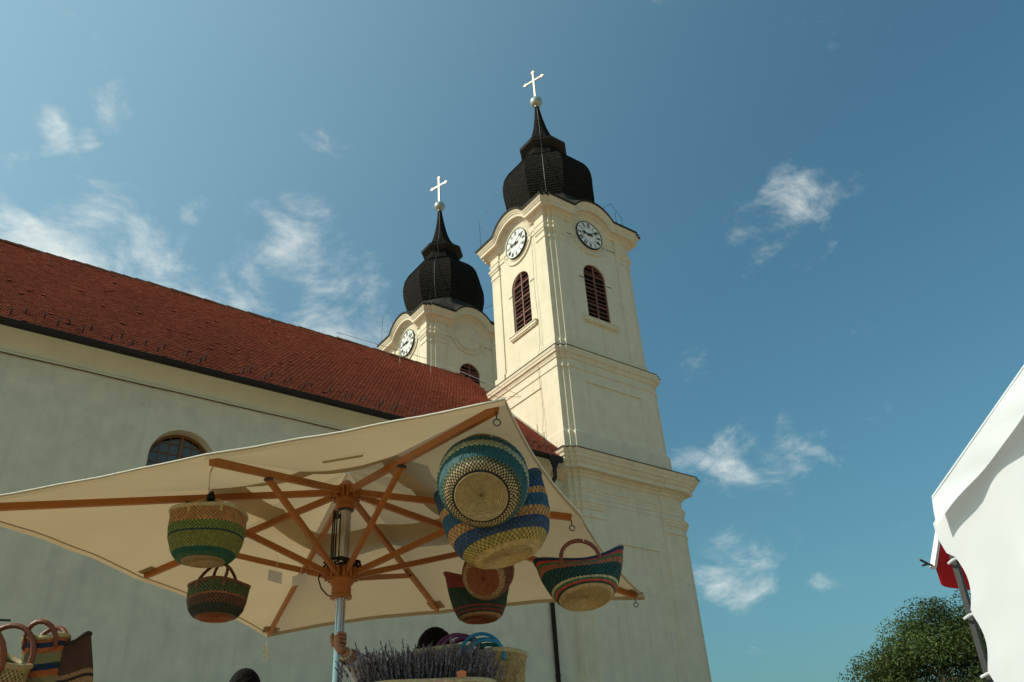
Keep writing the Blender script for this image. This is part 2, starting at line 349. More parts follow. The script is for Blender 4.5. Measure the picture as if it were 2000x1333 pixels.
# bell storey: pilasters, sunk fields with round-headed openings
be = loft([(24.1, .11, .11), (24.5, .11, .11), (24.52, .11, .02), (24.86, .11, .02), (24.95, .0, PF), (32.35, 0, PF), (32.38, .05, PF), (32.50, .05, PF), (32.53, .015, PF), (32.80, .015, PF), (32.84, .07, PF), (32.98, .09, PF), (33.02, .13, PF), (33.14, .15, PF), (33.18, .155, PF), (33.19, .04, -.03), (33.46, .045, -.03), (33.50, .085, .01), (33.60, .095, .02), (33.605, .03, PF), (34.08, .03, PF)],
          lambda a, b2, za, zb: a[3] is not None and b2[3] is not None and a[2] in (0, 3) and za > 24.9 and zb < 33.2)
for fr, m in ((frame_front(), MX), (frame_left(), MY)):
    arched_wall(be, fr, -m, m, 24.95, 33.19, WW, WB, WS, PF, .28)
T(be, 'bell_storey', 'tower')
# top cornice that sweeps up over the clocks
T(loft([(34.08, .03, PF), (34.12, .10, .06), (34.25, .14, .12), (34.28, .20, .2), (34.38, .23, .23), (34.40, .27, .27), (34.45, .28, .28), (34.46, .50, .50), (34.66, .52, .52), (34.685, .57, .57), (34.76, .58, .58), (34.80, .62, .62), (34.90, .67, .67), (35.00, .70, .70)], arched=34.1), 'gable_cornice', 'tower', smooth=False)
def skirt():
    b = MB(); rg0 = ring(.74, .74); n = len(rg0); V = []
    prof = [(34.97, .73, 0.), (35.12, .76, 0.), (35.18, .68, .0)]
    for z, p, t in prof:
        for x, y, k, u in ring(p, p): V.append((CX+x, CY+y, z+arch(u)))
    for t, zz in ((.22, 35.62), (.5, 36.15), (.8, 36.75), (1., 37.6)):
        for x, y, k, u in ring(.62, .62):
            an = math.atan2(y, x); ro = 2.62/max(math.cos((an+math.pi/8) % (math.pi/4)-math.pi/8), .5)
            tx, ty = ro*math.cos(an), .3*t + ro*math.sin(an)
            V.append((CX + x*(1-t)+tx*t, CY + y*(1-t)+ty*t, zz*1. + arch(u)*(1-t)**1.6))
    L = len(V)//n
    return b.add(V, [(i*n+k, i*n+(k+1) % n, (i+1)*n+(k+1) % n, (i+1)*n+k) for i in range(L-1) for k in range(n)])
T(skirt(), 'roof_skirt', 'lead')
# onion dome, lantern eave and spire in shingle courses
DX, DY = CX, CY+.32
def lean(z): return -.036*max(z-40.5, 0)
def dome(prof, name, mat, course=.19, lip=.028):
    P = [np.array(p, float) for p in prof]; seg = []
    for i in range(len(P)-1):           # smooth the outline, then cut it in courses
        p0, p1, p2, p3 = P[max(i-1, 0)], P[i], P[i+1], P[min(i+2, len(P)-1)]
        for t in np.linspace(0, 1, 12, endpoint=False):
            seg.append(.5*((2*p1)+(-p0+p2)*t+(2*p0-5*p1+4*p2-p3)*t*t+(-p0+3*p1-3*p2+p3)*t**3))
    seg.append(P[-1]); seg = np.array(seg)
    s = np.r_[0, np.cumsum(np.linalg.norm(np.diff(seg, axis=0), axis=1))]; m = max(2, int(round(s[-1]/course)))
    q = np.linspace(0, s[-1], m+1); r = np.interp(q, s, seg[:, 0]); z = np.interp(q, s, seg[:, 1])
    b = MB(); nside = 8; sub = 10; ang = []
    V = []; rows = []
    for i in range(m):
        rows += [(r[i]+lip, z[i]), (r[i+1], z[i+1])]
    # octagon ring, each side cut in shingle-wide pieces that stand unevenly proud
    def octr(rr, zz, jit):
        o = []
        for k in range(nside):
            a0, a1 = math.pi/8+k*math.pi/4, math.pi/8+(k+1)*math.pi/4
            A = Vector((math.cos(a0), math.sin(a0), 0)); B = Vector((math.cos(a1), math.sin(a1), 0))
            for j in range(sub):
                p = A.lerp(B, j/sub)*(rr/.924 + (jit[k*sub+j] if jit is not None else 0))
                o.append((DX+p.x+lean(zz), DY+p.y, zz))
        return o
    for i, (rr, zz) in enumerate(rows):
        V += octr(rr, zz, rng.uniform(-.008, .012, nside*sub) if i % 2 == 0 else None)
    n = nside*sub
    F = [(i*n+k, i*n+(k+1) % n, (i+1)*n+(k+1) % n, (i+1)*n+k) for i in range(len(rows)-1) for k in range(n)]
    b.add(V, F)
    return T(b, name, mat)
onion = dome([(2.3, 36.2), (2.46, 36.9), (2.74, 37.6), (2.98, 38.4), (3.11, 39.2), (3.12, 40.0), (2.95, 40.8), (2.55, 41.5), (2.02, 42.05), (1.56, 42.5), (1.30, 43.0), (1.25, 43.55)], 'onion_dome', 'shingle')
ev = MB()
def oct_ring(rr, zz): return [(DX+lean(zz)+rr/.924*math.cos(math.pi/8+k*math.pi/4), DY+rr/.924*math.sin(math.pi/8+k*math.pi/4), zz) for k in range(8)]
ev.add(oct_ring(1.23, 43.5)+oct_ring(1.63, 43.80)+oct_ring(1.66, 43.95)+oct_ring(1.2, 44.2), [(i*8+k, i*8+(k+1) % 8, (i+1)*8+(k+1) % 8, (i+1)*8+k) for i in range(3) for k in range(8)])
T(ev, 'lantern_eave', 'lead')
dome([(1.66, 43.96), (1.26, 44.3), (.93, 44.8), (.68, 45.45), (.49, 46.2), (.34, 47.05), (.23, 47.85), (.13, 48.75)], 'spire', 'shingle', .17, .02)
bx, bz = DX+lean(49.25), 49.2
sp = MB(); sp.lathe((bx, DY, bz), [(.47*math.sin(math.pi*i/16)+.001, -.47*math.cos(math.pi*i/16)) for i in range(17)], 24)
sp.lathe((bx, DY, 0), [(.16, 48.63), (.18, 48.70), (.13, 48.80)], 16)
T(sp, 'ball_finial', 'zinc', smooth=True)
# cross with trefoil ends
def cross(b, c, ax, h, w, zarm):
    ax = Vector(ax).normalized(); nrm = ax.cross(Vector((0, 0, 1))); c = Vector(c); th = .05
    def plate(pts):
        P = [c+ax*a+Vector((0, 0, z))+nrm*s for s in (-th, th) for a, z in pts]; n = len(pts)
        b.add(P, [tuple(range(n))[::-1], tuple(range(n, 2*n))] + [(i, (i+1) % n, n+(i+1) % n, n+i) for i in range(n)])
    k = .075
    plate([(-k, 0), (k, 0), (k, h-.15), (-k, h-.15)])
    plate([(k+.002, zarm-k), (w-.15, zarm-k), (w-.15, zarm+k), (k+.002, zarm+k)]); plate([(-w+.15, zarm-k), (-k-.002, zarm-k), (-k-.002, zarm+k), (-w+.15, zarm+k)])
    for (a, z, da, dz) in ((0, h-.15, 0, 1), (w-.15, zarm, 1, 0), (-w+.15, zarm, -1, 0)):
        L = [(0, -.07), (.05, -.16), (.13, -.15), (.17, -.08), (.26, -.055), (.29, 0), (.26, .055), (.17, .08), (.13, .15), (.05, .16), (0, .07)]
        plate([(a+da*s+dz*t, z+dz*s-da*t) for s, t in L])
cr = MB(); cross(cr, (bx+lean(50.1)-lean(49.25), DY, bz+.46), (.32, -.95, 0), 2.95, .84, 1.95)
T(cr, 'cross', 'gold')
# clocks
def stroke(b, fr, p, q, w, n0, n1):
    (a, c), (d, e) = p, q; L = math.hypot(d-a, e-c); nx, ny = -(e-c)/L*w/2, (d-a)/L*w/2
    P = [fr(x, y, n) for n in (n0, n1) for x, y in ((a-nx, c-ny), (d-nx, e-ny), (d+nx, e+ny), (a+nx, c+ny))]
    b.add(P, [(0, 1, 2, 3)[::-1], (4, 5, 6, 7), (0, 1, 5, 4), (1, 2, 6, 5), (2, 3, 7, 6), (3, 0, 4, 7)])
ROM = ['XII', 'I', 'II', 'III', 'IIII', 'V', 'VI', 'VII', 'VIII', 'IX', 'X', 'XI']
def disc(b, fr, r, n0, n1, m=48, r_in=None):
    if r_in is None:
        P = [fr(r*math.cos(2*math.pi*i/m), r*math.sin(2*math.pi*i/m), n) for n in (n0, n1) for i in range(m)]
        b.add(P, [tuple(range(m, 2*m))] + [(i, (i+1) % m, m+(i+1) % m, m+i) for i in range(m)])
    else:
        P = [fr(rr*math.cos(2*math.pi*i/m), rr*math.sin(2*math.pi*i/m), n) for rr, n in ((r, n0), (r, n1), (r_in, n1), (r_in, n0)) for i in range(m)]
        b.add(P, [(j*m+i, j*m+(i+1) % m, (j+1)*m+(i+1) % m, (j+1)*m+i) for j in range(3) for i in range(m)])
CR = 1.04
def clock(fr, parent, base):
    d = MB(); disc(d, fr, CR, base, base+.10); dial = d.build('clock', M['dial'], parent)
    r = MB(); disc(r, fr, CR+.035, base, base+.13, 48, CR-.012); r.build('rim', M['ink'], dial)
    r = MB(); disc(r, fr, .585, base+.102, base+.112, 40, .565); r.build('minute_ring', M['ink'], dial)
    for h, txt in enumerate(ROM):
        b = MB(); a = math.radians(90-30*h); ca, sa = math.cos(a), math.sin(a)
        wch = {'I': .062, 'V': .13, 'X': .13}; tot = sum(wch[c] for c in txt); x = -tot/2
        def loc(t, rr): return (rr*ca + t*sa, rr*sa - t*ca)
        for c in txt:
            w = wch[c]; r0, r1 = .66, .95
            if c == 'I': stroke(b, fr, loc(x+w/2, r0), loc(x+w/2, r1), .038, base+.101, base+.113)
            if c == 'V': stroke(b, fr, loc(x+w/2, r0), loc(x+.02, r1), .04, base+.101, base+.113); stroke(b, fr, loc(x+w/2, r0), loc(x+w-.02, r1), .026, base+.101, base+.114)
            if c == 'X': stroke(b, fr, loc(x+.02, r0), loc(x+w-.02, r1), .04, base+.101, base+.113); stroke(b, fr, loc(x+w-.02, r0), loc(x+.02, r1), .026, base+.101, base+.114)
            x += w
        b.build('numeral', M['ink'], dial)
    for ang, L, w, nn in ((9.2*30, .66, .085, .15), (60, .93, .055, .18)):
        b = MB(); a = math.radians(90-ang); ca, sa = math.cos(a), math.sin(a)
        def pt(s, t): return (s*ca - t*sa, s*sa + t*ca)
        sh = [(-.26, -w*.8), (-.2, -w*.5), (0, -w*.6), (L*.55, -w*.45), (L*.62, -w*1.5), (L*.72, -w*1.7), (L*.80, -w*.5), (L, 0), (L*.80, w*.5), (L*.72, w*1.7), (L*.62, w*1.5), (L*.55, w*.45), (0, w*.6), (-.2, w*.5), (-.26, w*.8)]
        P = [fr(*pt(s, t), n) for n in (base+nn, base+nn+.02) for s, t in sh]; n = len(sh)
        b.add(P, [tuple(range(n))[::-1], tuple(range(n, 2*n))] + [(i, (i+1) % n, n+(i+1) % n, n+i) for i in range(n)])
        hub = MB(); b.lathe(fr(0, 0, base+.10), [(.07, 0), (.07, nn-.08), (.04, nn-.07)], 14, ax=Vector(fr(0, 0, 1))-Vector(fr(0, 0, 0)))
        b.build('clock_hand', M['ink'], dial)
    return dial
CZ = 33.66
def ring_mould(fr, base):     # moulding that swings round under the clock
    b = MB(); m = 40
    for r0, r1, h in ((1.36, 1.46, .05), (1.46, 1.52, .09)):
        th = [math.pi*(1.03 + .94*i/m) for i in range(m+1)]
        P = [fr(rr*math.cos(t), rr*math.sin(t), n) for rr, n in ((r0, base), (r0, base+h), (r1, base+h), (r1, base)) for t in th]
        k = m+1; b.add(P, [(j*k+i, j*k+i+1, (j+1)*k+i+1, (j+1)*k+i) for j in range(3) for i in range(m)] + [(0, k, 2*k, 3*k), (m, m+k, m+2*k, m+3*k)])
    return b
FF, FL = frame_front(CZ, -.10), frame_left(CZ, .06)
for fr in (FF, FL):
    b = MB(); disc(b, fr, 1.20, PF-.01, PF+.045, 48); T(b, 'clock_backing', 'tower')
    T(ring_mould(fr, PF), 'clock_moulding', 'tower')
front_clock = clock(FF, tower, PF+.045); left_clock = clock(FL, tower, PF+.045)
# louvred belfry windows
def belfry_window(fr, parent):
    d0 = PF-.20
    f = MB(); na = 18; th = .07
    lo_ = [(-WW+.005, WB+.005)] + [(-(WW-.005)*math.cos(math.pi*i/na), WS+(WW-.005)*math.sin(math.pi*i/na)) for i in range(na+1)] + [(WW-.005, WB+.005)]
    li = [(-WW+th, WB+th)] + [(-(WW-th)*math.cos(math.pi*i/na), WS+(WW-th)*math.sin(math.pi*i/na)) for i in range(na+1)] + [(WW-th, WB+th)]
    n = len(lo_)
    P = [fr(*p, k) for k in (d0+.13, d0) for p in lo_] + [fr(*p, k) for k in (d0+.13, d0) for p in li]
    for i in range(n):
        j = (i+1) % n
        f.add([P[i], P[j], P[2*n+j], P[2*n+i]], [(0, 1, 2, 3)]); f.add([P[2*n+i], P[2*n+j], P[3*n+j], P[3*n+i]], [(0, 1, 2, 3)])
    fo = f.build('belfry_window', M['louvre'], parent)
    bk = MB(); bk.add([fr(u, v, d0-.03) for u, v in lo_], [tuple(range(n))]); bk.build('dark_interior', M['dark'], fo)
    mu = MB(); mu.fbox(fr, -.045, .045, WB+th, WS+WW-th, d0+.06, d0+.15); mu.build('mullion', M['louvre'], fo)
    zr = [WB+th+.02, WB+1.22, WB+2.42, WS+.08]
    for z in zr[1:]:
        for sgn in (-1, 1):
            b = MB(); b.fbox(fr, min(sgn*.047, sgn*(WW-th)), max(sgn*.047, sgn*(WW-th)), z-.04, z+.04, d0+.05, d0+.13); b.build('rail', M['louvre'], fo)
    z = WB+.24
    while z < WS+WW-.15:
        if min(abs(z-q) for q in zr[1:]) > .13:
            hw = WW-th if z < WS else math.sqrt(max((WW-th)**2-(z+.06-WS)**2, .01))
            if hw > .2:
                for sgn in (-1, 1):
                    b = MB(); u0, u1 = sorted((sgn*.05, sgn*hw)); w = .0
                    P = [fr(u, z+v, d0+n_) for u in (u0, u1) for v, n_ in ((-.085, .135), (.06, .02), (.085, .035), (-.06, .155))]
                    b.add(P, [(0, 1, 2, 3), (7, 6, 5, 4), (0, 4, 5, 1), (1, 5, 6, 2), (2, 6, 7, 3), (3, 7, 4, 0)])
                    b.build('slat', M['louvre'], fo)
        z += .315
    s = MB(); s.fbox(fr, -1.24, 1.24, WB-.34, WB-.25, PF, PF+.12); s.fbox(fr, -1.32, 1.32, WB-.25, WB-.06, PF, PF+.17); s.fbox(fr, -1.36, 1.36, WB-.06, WB-.005, PF, PF+.21)
    s.build('sill', M['tower'], parent)
    for sgn in (-1, 1):
        h = MB(); h.fbox(fr, min(sgn*.93, sgn*1.32), max(sgn*.93, sgn*1.32), WS-.42, WS-.39, PF, PF+.03); h.build('shutter_hook', M['iron'], parent)
belfry_window(frame_front(0, 0.), tower); belfry_window(frame_left(0, .08), tower)
# lightning conductor
def cable(pts, r=.018, n=5, name='lightning_cable', parent=None, mat='iron'):
    b = MB(); b.tube(pts, r, n); return b.build(name, M[mat], parent or tower)
k0 = MB()
path = [(DX+lean(48.6)-.1, DY-.1, 48.6)]
for rr, z in ((.36, 47.0), (.98, 44.85), (1.72, 43.95), (1.36, 43.2), (2.15, 42.05), (3.05, 40.8), (3.25, 39.6), (3.1, 38.4), (2.8, 37.5)):
    a = math.radians(225); path.append((DX+lean(z)+rr/.95*math.cos(a), DY+rr/.95*math.sin(a), z))
cable(path, .02)
for uo, zt in ((1.62, 34.0), ):
    pts = [frame_left()(uo+.05*math.sin(i*1.3), 33.2-i*1.15, .09 if i < 8 else (.34 if i < 12 else .45)) for i in range(14)]
    cable(pts, .012); 
for (x, y, z, h) in ((CX-AX-.45, CY+AY+.2, 35.15, 2.6), (CX-AX+.6, CY-AY+.8, 36.2, .9), (CX+AX-1.2, CY-AY-.3, 35.5, 1.1)):
    cable([(x, y, z), (x, y, z+h)], .014, name='lightning_rod')
cable([(DX-3.3, DY+.9, 40.), (CX-AX-.45, CY+AY+.2, 37.7), (CX-AX-.4, CY+AY-1.6, 35.3)], .012)
cable([(DX+2.9, DY-1.6, 38.4), (CX+AX-1.5, CY-AY-.3, 37.2), (CX+AX-.9, CY-AY-.5, 36.1), (CX+AX-.75, CY-AY-.45, 35.2)], .014)
# the second tower across the nave: a copy without the near clock
TY = 14.25
tower2 = bpy.data.objects.new('church_tower', None); link(tower2); tower2.location = (CX, CY+TY, G)
tag(tower2, 'cream church tower rising behind the tiled roof ridge, blank round panel beside its one clock', 'tower', 'twin church towers')
for ch in list(tower.children):
    if ch == front_clock: continue
    c = dup(ch, tower2)
    for s in list(ch.children): dup(s, c)
bl = MB(); fr2 = lambda u, v, n: (FF(u, v, n)[0], FF(u, v, n)[1]+TY, FF(u, v, n)[2]); disc(bl, fr2, 1.08, PF+.04, PF+.07, 48); disc(bl, fr2, 1.12, PF+.04, PF+.10, 48, 1.07)
bl.build('blank_clock_panel', M['tower'], tower2)
# ------------------------------------------------------------------ the nave
NY, NX0, NX1 = 30.2, -14., 27.4
EY, EZ, RY, RZ = 29.35, 16.80, 40.3, 27.3
nave = empty('church_nave', (8, NY, G), 'long church nave with grey plaster wall, arched window and red tiled roof', 'church')
def NV(b, name, mat, parent=None, **k): return b.build(name, M[mat], parent or nave, **k)
frn = lambda u, v, n: (7.34+u, NY-n, v)
w = MB(); WNB, WNS, WNW = 9.6, 13.24, 1.22
arched_wall(w, frn, NX0-7.34, 26.3-7.34, G, 15.98, WNW, WNB, WNS, 0, .62)
w.add([(NX0, NY, G), (NX0, NY+20.2, G), (NX0, NY+20.2, 16), (NX0, RY, RZ-.3), (NX0, NY, 16)], [(0, 1, 2, 3, 4)])
NV(w, 'wall', 'nave')
b = MB(); na = 24            # plaster band round the window
def archloop(r, vb): return [(-r, vb)] + [(-r*math.cos(math.pi*i/na), WNS+r*math.sin(math.pi*i/na)) for i in range(na+1)] + [(r, vb)]
A, B = archloop(1.64, WNB-.1), archloop(WNW+.0, WNB-.1); n = len(A)
for i in range(n-1):
    b.add([frn(*A[i], .04), frn(*A[i+1], .04), frn(*B[i+1], .04), frn(*B[i], .04)], [(0, 1, 2, 3)])
    b.add([frn(*A[i], 0), frn(*A[i+1], 0), frn(*A[i+1], .04), frn(*A[i], .04)], [(0, 1, 2, 3)])
    b.add([frn(*B[i], -.04), frn(*B[i+1], -.04), frn(*B[i+1], .04), frn(*B[i], .04)], [(0, 1, 2, 3)])
NV(b, 'window_surround', 'nave')
# window: wooden frame, glazing bars, single panes
D0 = -.50
f = MB(); A, B = archloop(WNW-.004, WNB), archloop(WNW-.10, WNB+.10); n = len(A)
for i in range(n):
    j = (i+1) % n
    f.add([frn(*A[i], D0+.08), frn(*A[j], D0+.08), frn(*B[j], D0+.08), frn(*B[i], D0+.08)], [(0, 1, 2, 3)])
    f.add([frn(*B[i], D0+.08), frn(*B[j], D0+.08), frn(*B[j], D0-.02), frn(*B[i], D0-.02)], [(0, 1, 2, 3)])
win = NV(f, 'window', 'wframe')
def wbar(u0, u1, v0, v1, n1=.06, nm='glazing_bar'):
    q = MB(); q.fbox(frn, u0, u1, v0, v1, D0, D0+n1); q.build(nm, M['wframe'], win)
R0 = WNW-.10
def half(v): return R0 if v <= WNS else math.sqrt(max(R0*R0-(v-WNS)**2, 0))
wbar(-.055, .055, WNB+.1, WNS+R0, .10, 'mullion')
us = [-.77, -.415, .415, .77]
vs_ = [10.4, 11.2, 12.0, 12.75, 13.2, 13.62, 14.03]
for z in vs_:
    hh = half(z); th = .06 if abs(z-12.75) < .01 else .016
    for sg in (-1, 1): wbar(min(sg*.056, sg*hh), max(sg*.056, sg*hh), z-th, z+th, .085 if th > .05 else .05, 'transom' if th > .05 else 'glazing_bar')
for u in us:
    wbar(u-.014, u+.014, WNB+.1, WNS+math.sqrt(R0*R0-u*u), .045)
ue = [-R0, -.77, -.415, 0, .415, .77, R0]; ve = [WNB+.1]+vs_+[WNS+R0]
for i in range(6):
    for j in range(len(ve)-1):
        u0, u1, v0, v1 = ue[i], ue[i+1], ve[j], ve[j+1]
        if half(v0) < min(abs(u0), abs(u1))+.03: continue
        um = lambda u, v: max(-half(v), min(half(v), u))
        tl = random.uniform(-.006, .006); q = MB()
        P = [(um(u0, v0), v0), (um(u1, v0), v0), (um(u1, v1), v1), (um(u0, v1), v1)]
        q.add([frn(*P[0], D0+.012+tl), frn(*P[1], D0+.012-tl), frn(*P[2], D0+.012), frn(*P[3], D0+.012+tl)], [(0, 1, 2, 3)])
        q.build('pane', M['glass'], win)
q = MB(); q.add([frn(u, v, D0-.05) for u, v in archloop(WNW, WNB)], [tuple(range(na+3))]); q.build('dark_interior', M['dark'], win)
# cove under the eaves with two thin ledges
c = MB(); pr = [(NY, 15.98), (NY-.07, 15.985), (NY-.07, 16.04), (NY-.004, 16.04), (NY-.004, 16.12), (NY-.02, 16.125), (NY-.02, 16.15)]
pr += [(NY-.02-.62*(1-math.cos(math.pi/2*t)), 16.15+.48*math.sin(math.pi/2*t)) for t in np.linspace(.08, .95, 9)] + [(EY+.1, 16.68)]
for i in range(len(pr)-1):
    c.add([(NX0, *pr[i]), (25.3, *pr[i]), (25.3, *pr[i+1]), (NX0, *pr[i+1])], [(0, 1, 2, 3)])
NV(c, 'eaves_cove', 'cove')
def roofpt(x, t, h=0.):      # t = metres up the slope
    L = math.hypot(RY-EY, RZ-EZ); sy, sz = (RY-EY)/L, (RZ-EZ)/L
    return (x, EY+sy*t-sz*h, EZ+sz*t+sy*h)
SL = math.hypot(RY-EY, RZ-EZ)
r = MB()
r.add([roofpt(NX0, 0, -.05), roofpt(NX1, 0, -.05), roofpt(NX1, SL, -.05), roofpt(NX0, SL, -.05)], [(0, 1, 2, 3)])
r.add([roofpt(NX0, SL, -.05), roofpt(NX1, SL, -.05), (NX1, 2*RY-EY, EZ), (NX0, 2*RY-EY, EZ)], [(0, 1, 2, 3)])
roof = NV(r, 'roof', 'ridge')
def tiles():
    rows, wdt = 74, .20; ex = SL/rows; V = []; F = []; C = []
    cols = int((NX1-NX0)/wdt)
    L = math.hypot(RY-EY, RZ-EZ); sy, sz = (RY-EY)/L, (RZ-EZ)/L
    for j in range(rows):
        for i in range(-1, cols):
            x0 = NX0+(i+.5*(j % 2))*wdt
            if x0+wdt > NX1: continue
            t0 = j*ex + random.uniform(-.012, .012); lift = random.uniform(0, .010)+(.05 if random.random() < .006 else 0); g_ = .003; wv = .022*math.sin(.55*x0+.3*t0)+.018*math.sin(1.4*x0-.5*t0)+.03
            n0 = len(V)
            sh = [(0+g_, ex*1.15, .0), (wdt-g_, ex*1.15, 0.), (wdt-g_, .055, .05+lift), (wdt*.72, .008, .052+lift), (wdt*.28, .008, .052+lift), (g_, .055, .05+lift)]
            sh = [(u, t, h+wv) for u, t, h in sh]
            for u, t, h in sh: V.append((x0+u, EY+sy*(t0+t)-sz*h, EZ+sz*(t0+t)+sy*h))
            for u, t, h in sh[2:]: V.append((x0+u, EY+sy*(t0+t+.004)-sz*(h-.035), EZ+sz*(t0+t+.004)+sy*(h-.035)))
            F.append((n0, n0+5, n0+4, n0+3, n0+2, n0+1))
            k = random.random(); base = (.51, .162, .105) if k < .7 else ((.42, .128, .085) if k < .88 else (.56, .20, .13))
            q = random.uniform(.9, 1.1); cc = tuple(v*q for v in base); C.append(cc)
            for a in range(3): F.append((n0+2+a, n0+3+a, n0+7+a, n0+6+a)); C.append(cc)
    b = MB(); b.v = V; b.f = F; b.c = C
    return b
tl = tiles().build('roof_tiles', M['tile'], roof, colors=True); tag(tl, kind='stuff')
# ridge tiles, one by one
seg = .62; k = 0
rm = MB(); m = 7
ringp = lambda x, rr: [(x, RY+rr*math.cos(math.pi*(1.08-1.16*i/(m-1))), RZ-.02+rr*math.sin(math.pi*(1.08-1.16*i/(m-1)))) for i in range(m)]
x0 = 0.
rm.add(ringp(x0, .17)+ringp(x0+seg*.9, .145)+ringp(x0+seg*.9+.08, .15)+ringp(x0, .13)+ringp(x0+seg, .115),
       [(j*m+i, j*m+i+1, (j+1)*m+i+1, (j+1)*m+i) for j in range(2) for i in range(m-1)] + [(i, i+1, 3*m+i+1, 3*m+i) for i in range(m-1)])
first = rm.build('ridge_tile', M['ridge'], roof)
nt_ = int((NX1-NX0)/seg)
for i in range(nt_):
    o = first if i == 0 else dup(first, roof)
    o.location = (NX0+i*seg, random.uniform(-.02, .02), .03+.025*math.sin(.55*(NX0+i*seg)+4)+random.uniform(-.02, .02)); o.rotation_euler = (0, random.uniform(-.02, .02)*0, 0)
# snow guards above the eaves (two staggered rows) and roof hooks below the ridge
sg = MB()
P0 = Vector(roofpt(0, 0, .06)); 
def sgp(t, h, dx=0.): return roofpt(dx, t, h)
sg.bar(sgp(0, .07), sgp(.26, .07), .05, .016); sg.bar(sgp(.0, .05), sgp(-.04, .30), .02, .06, (1, 0, 0)); sg.bar(sgp(-.04, .30), sgp(.07, .33), .02, .06, (1, 0, 0))
guard = sg.build('snow_guard', M['iron'], roof)
gx = NX0+.3; i = 0; used = False
while gx < 25.2:
    for row in range(2):
        if random.random() < .12: continue
        o = guard if not used else dup(guard, roof); used = True
        t = (.55, 1.15)[row]+random.uniform(-.06, .06)
        p = Vector(roofpt(gx+row*.42+random.uniform(-.1, .1), t))-Vector(roofpt(0, 0)); o.location = p
    gx += random.choice((.78, .84, .95))
hk = MB(); hk.bar(sgp(0, .05), sgp(.34, .07), .10, .04); hk.bar(sgp(0, .03), sgp(0, .20), .04, .10, (1, 0, 0)); hook = hk.build('roof_hook', M['ridge'], roof)
for i, xx in enumerate(np.arange(-12.2, 26, 2.55)):
    o = hook if i == 0 else dup(hook, roof); o.location = Vector(roofpt(xx, SL-.75))-Vector(roofpt(0, 0))
# gutter, downpipe
gm = MB(); gr = .17; gyc, gzc = EY-.03, 16.755
sec = [(gyc+gr*math.cos(t), gzc+gr*math.sin(t)) for t in np.linspace(math.pi, 2*math.pi, 11)] + [(gyc+gr*.86*math.cos(t), gzc+gr*.86*math.sin(t)) for t in np.linspace(2*math.pi, math.pi, 11)]
for x in (NX0, 25.2): pass
ns_ = len(sec); gm.add([(NX0, *p) for p in sec]+[(25.2, *p) for p in sec], [(i, (i+1) % ns_, ns_+(i+1) % ns_, ns_+i) for i in range(ns_)]+[tuple(range(ns_, 2*ns_))])
gm.tube([(NX0, gyc-gr, gzc+.012), (25.2, gyc-gr, gzc+.012)], .018, 6)
NV(gm, 'gutter', 'gutter', smooth='auto')
fb = MB(); fb.box((NX0, EY-.0, 16.66), (25.22, EY+.16, 16.80)); NV(fb, 'fascia_board', 'gutter')
hp = MB(); hp.box((24.45, EY-.30, 16.42), (25.24, EY-.16, 16.72)); hp.add([(24.5, EY-.3, 16.42), (25.0, EY-.3, 16.42), (25.0, EY-.16, 16.42), (24.5, EY-.16, 16.42), (24.62, EY-.26, 16.0), (24.78, EY-.26, 16.0), (24.78, EY-.18, 16.0), (24.62, EY-.18, 16.0)], [(0, 1, 5, 4), (1, 2, 6, 5), (2, 3, 7, 6), (3, 0, 4, 7), (4, 5, 6, 7)])
NV(hp, 'rainwater_head', 'gutter')
dp = MB(); dp.tube([(24.7, EY-.22, 16.1), (24.7, EY-.22, 15.6), (24.62, NY-.14, 14.6), (24.62, NY-.14, G)], .105, 12); NV(dp, 'downpipe', 'gutter', smooth=True)
for zz in (3., 6.5, 10., 13.5):
    bb = MB(); bb.lathe((24.62, NY-.14, zz), [(.108, 0), (.125, .0), (.125, .07), (.108, .07)], 12); NV(bb, 'pipe_bracket', 'gutter')
wc_ = MB(); wc_.tube([(x, NY-.05-.01*(i % 2), 15.955+.012*math.sin(i*1.7)) for i, x in enumerate(np.arange(NX0, 25.2, 1.1))], .019, 5); NV(wc_, 'wall_cable', 'iron')
# flashing strip where the roof meets the tower, ridge wire
fl = MB(); fl.add([(26.15, *roofpt(0, 1.2, .10)[1:]), (26.5, *roofpt(0, 1.2, .14)[1:]), (26.5, *roofpt(0, 9.5, .14)[1:]), (26.15, *roofpt(0, 9.5, .10)[1:])], [(0, 1, 2, 3)]); NV(fl, 'flashing', 'zinc')
for xx in (21.2, 23.4):
    q = MB(); q.tube([roofpt(xx, SL-2.2, 0), (xx, roofpt(0, SL-2.2)[1], roofpt(0, SL-2.2)[2]+1.0)], .014, 5); NV(q, 'wire_post', 'zinc')
q = MB(); q.tube([(17.5, RY-.3, RZ+.35), (21.2, roofpt(0, SL-2.2)[1], roofpt(0, SL-2.2)[2]+1.), (23.4, roofpt(0, SL-2.2)[1], roofpt(0, SL-2.2)[2]+1.), (26.2, 33.5, 22.6)], .016, 5); NV(q, 'ridge_wire', 'zinc')
for xx, t in ((25.6, 2.0), (26.0, 3.4)):
    q = MB(); q.tube([roofpt(xx, t, 0), (xx, roofpt(0, t)[1]-.0, roofpt(0, t)[2]+.75)], .016, 5); NV(q, 'wire_post', 'iron')
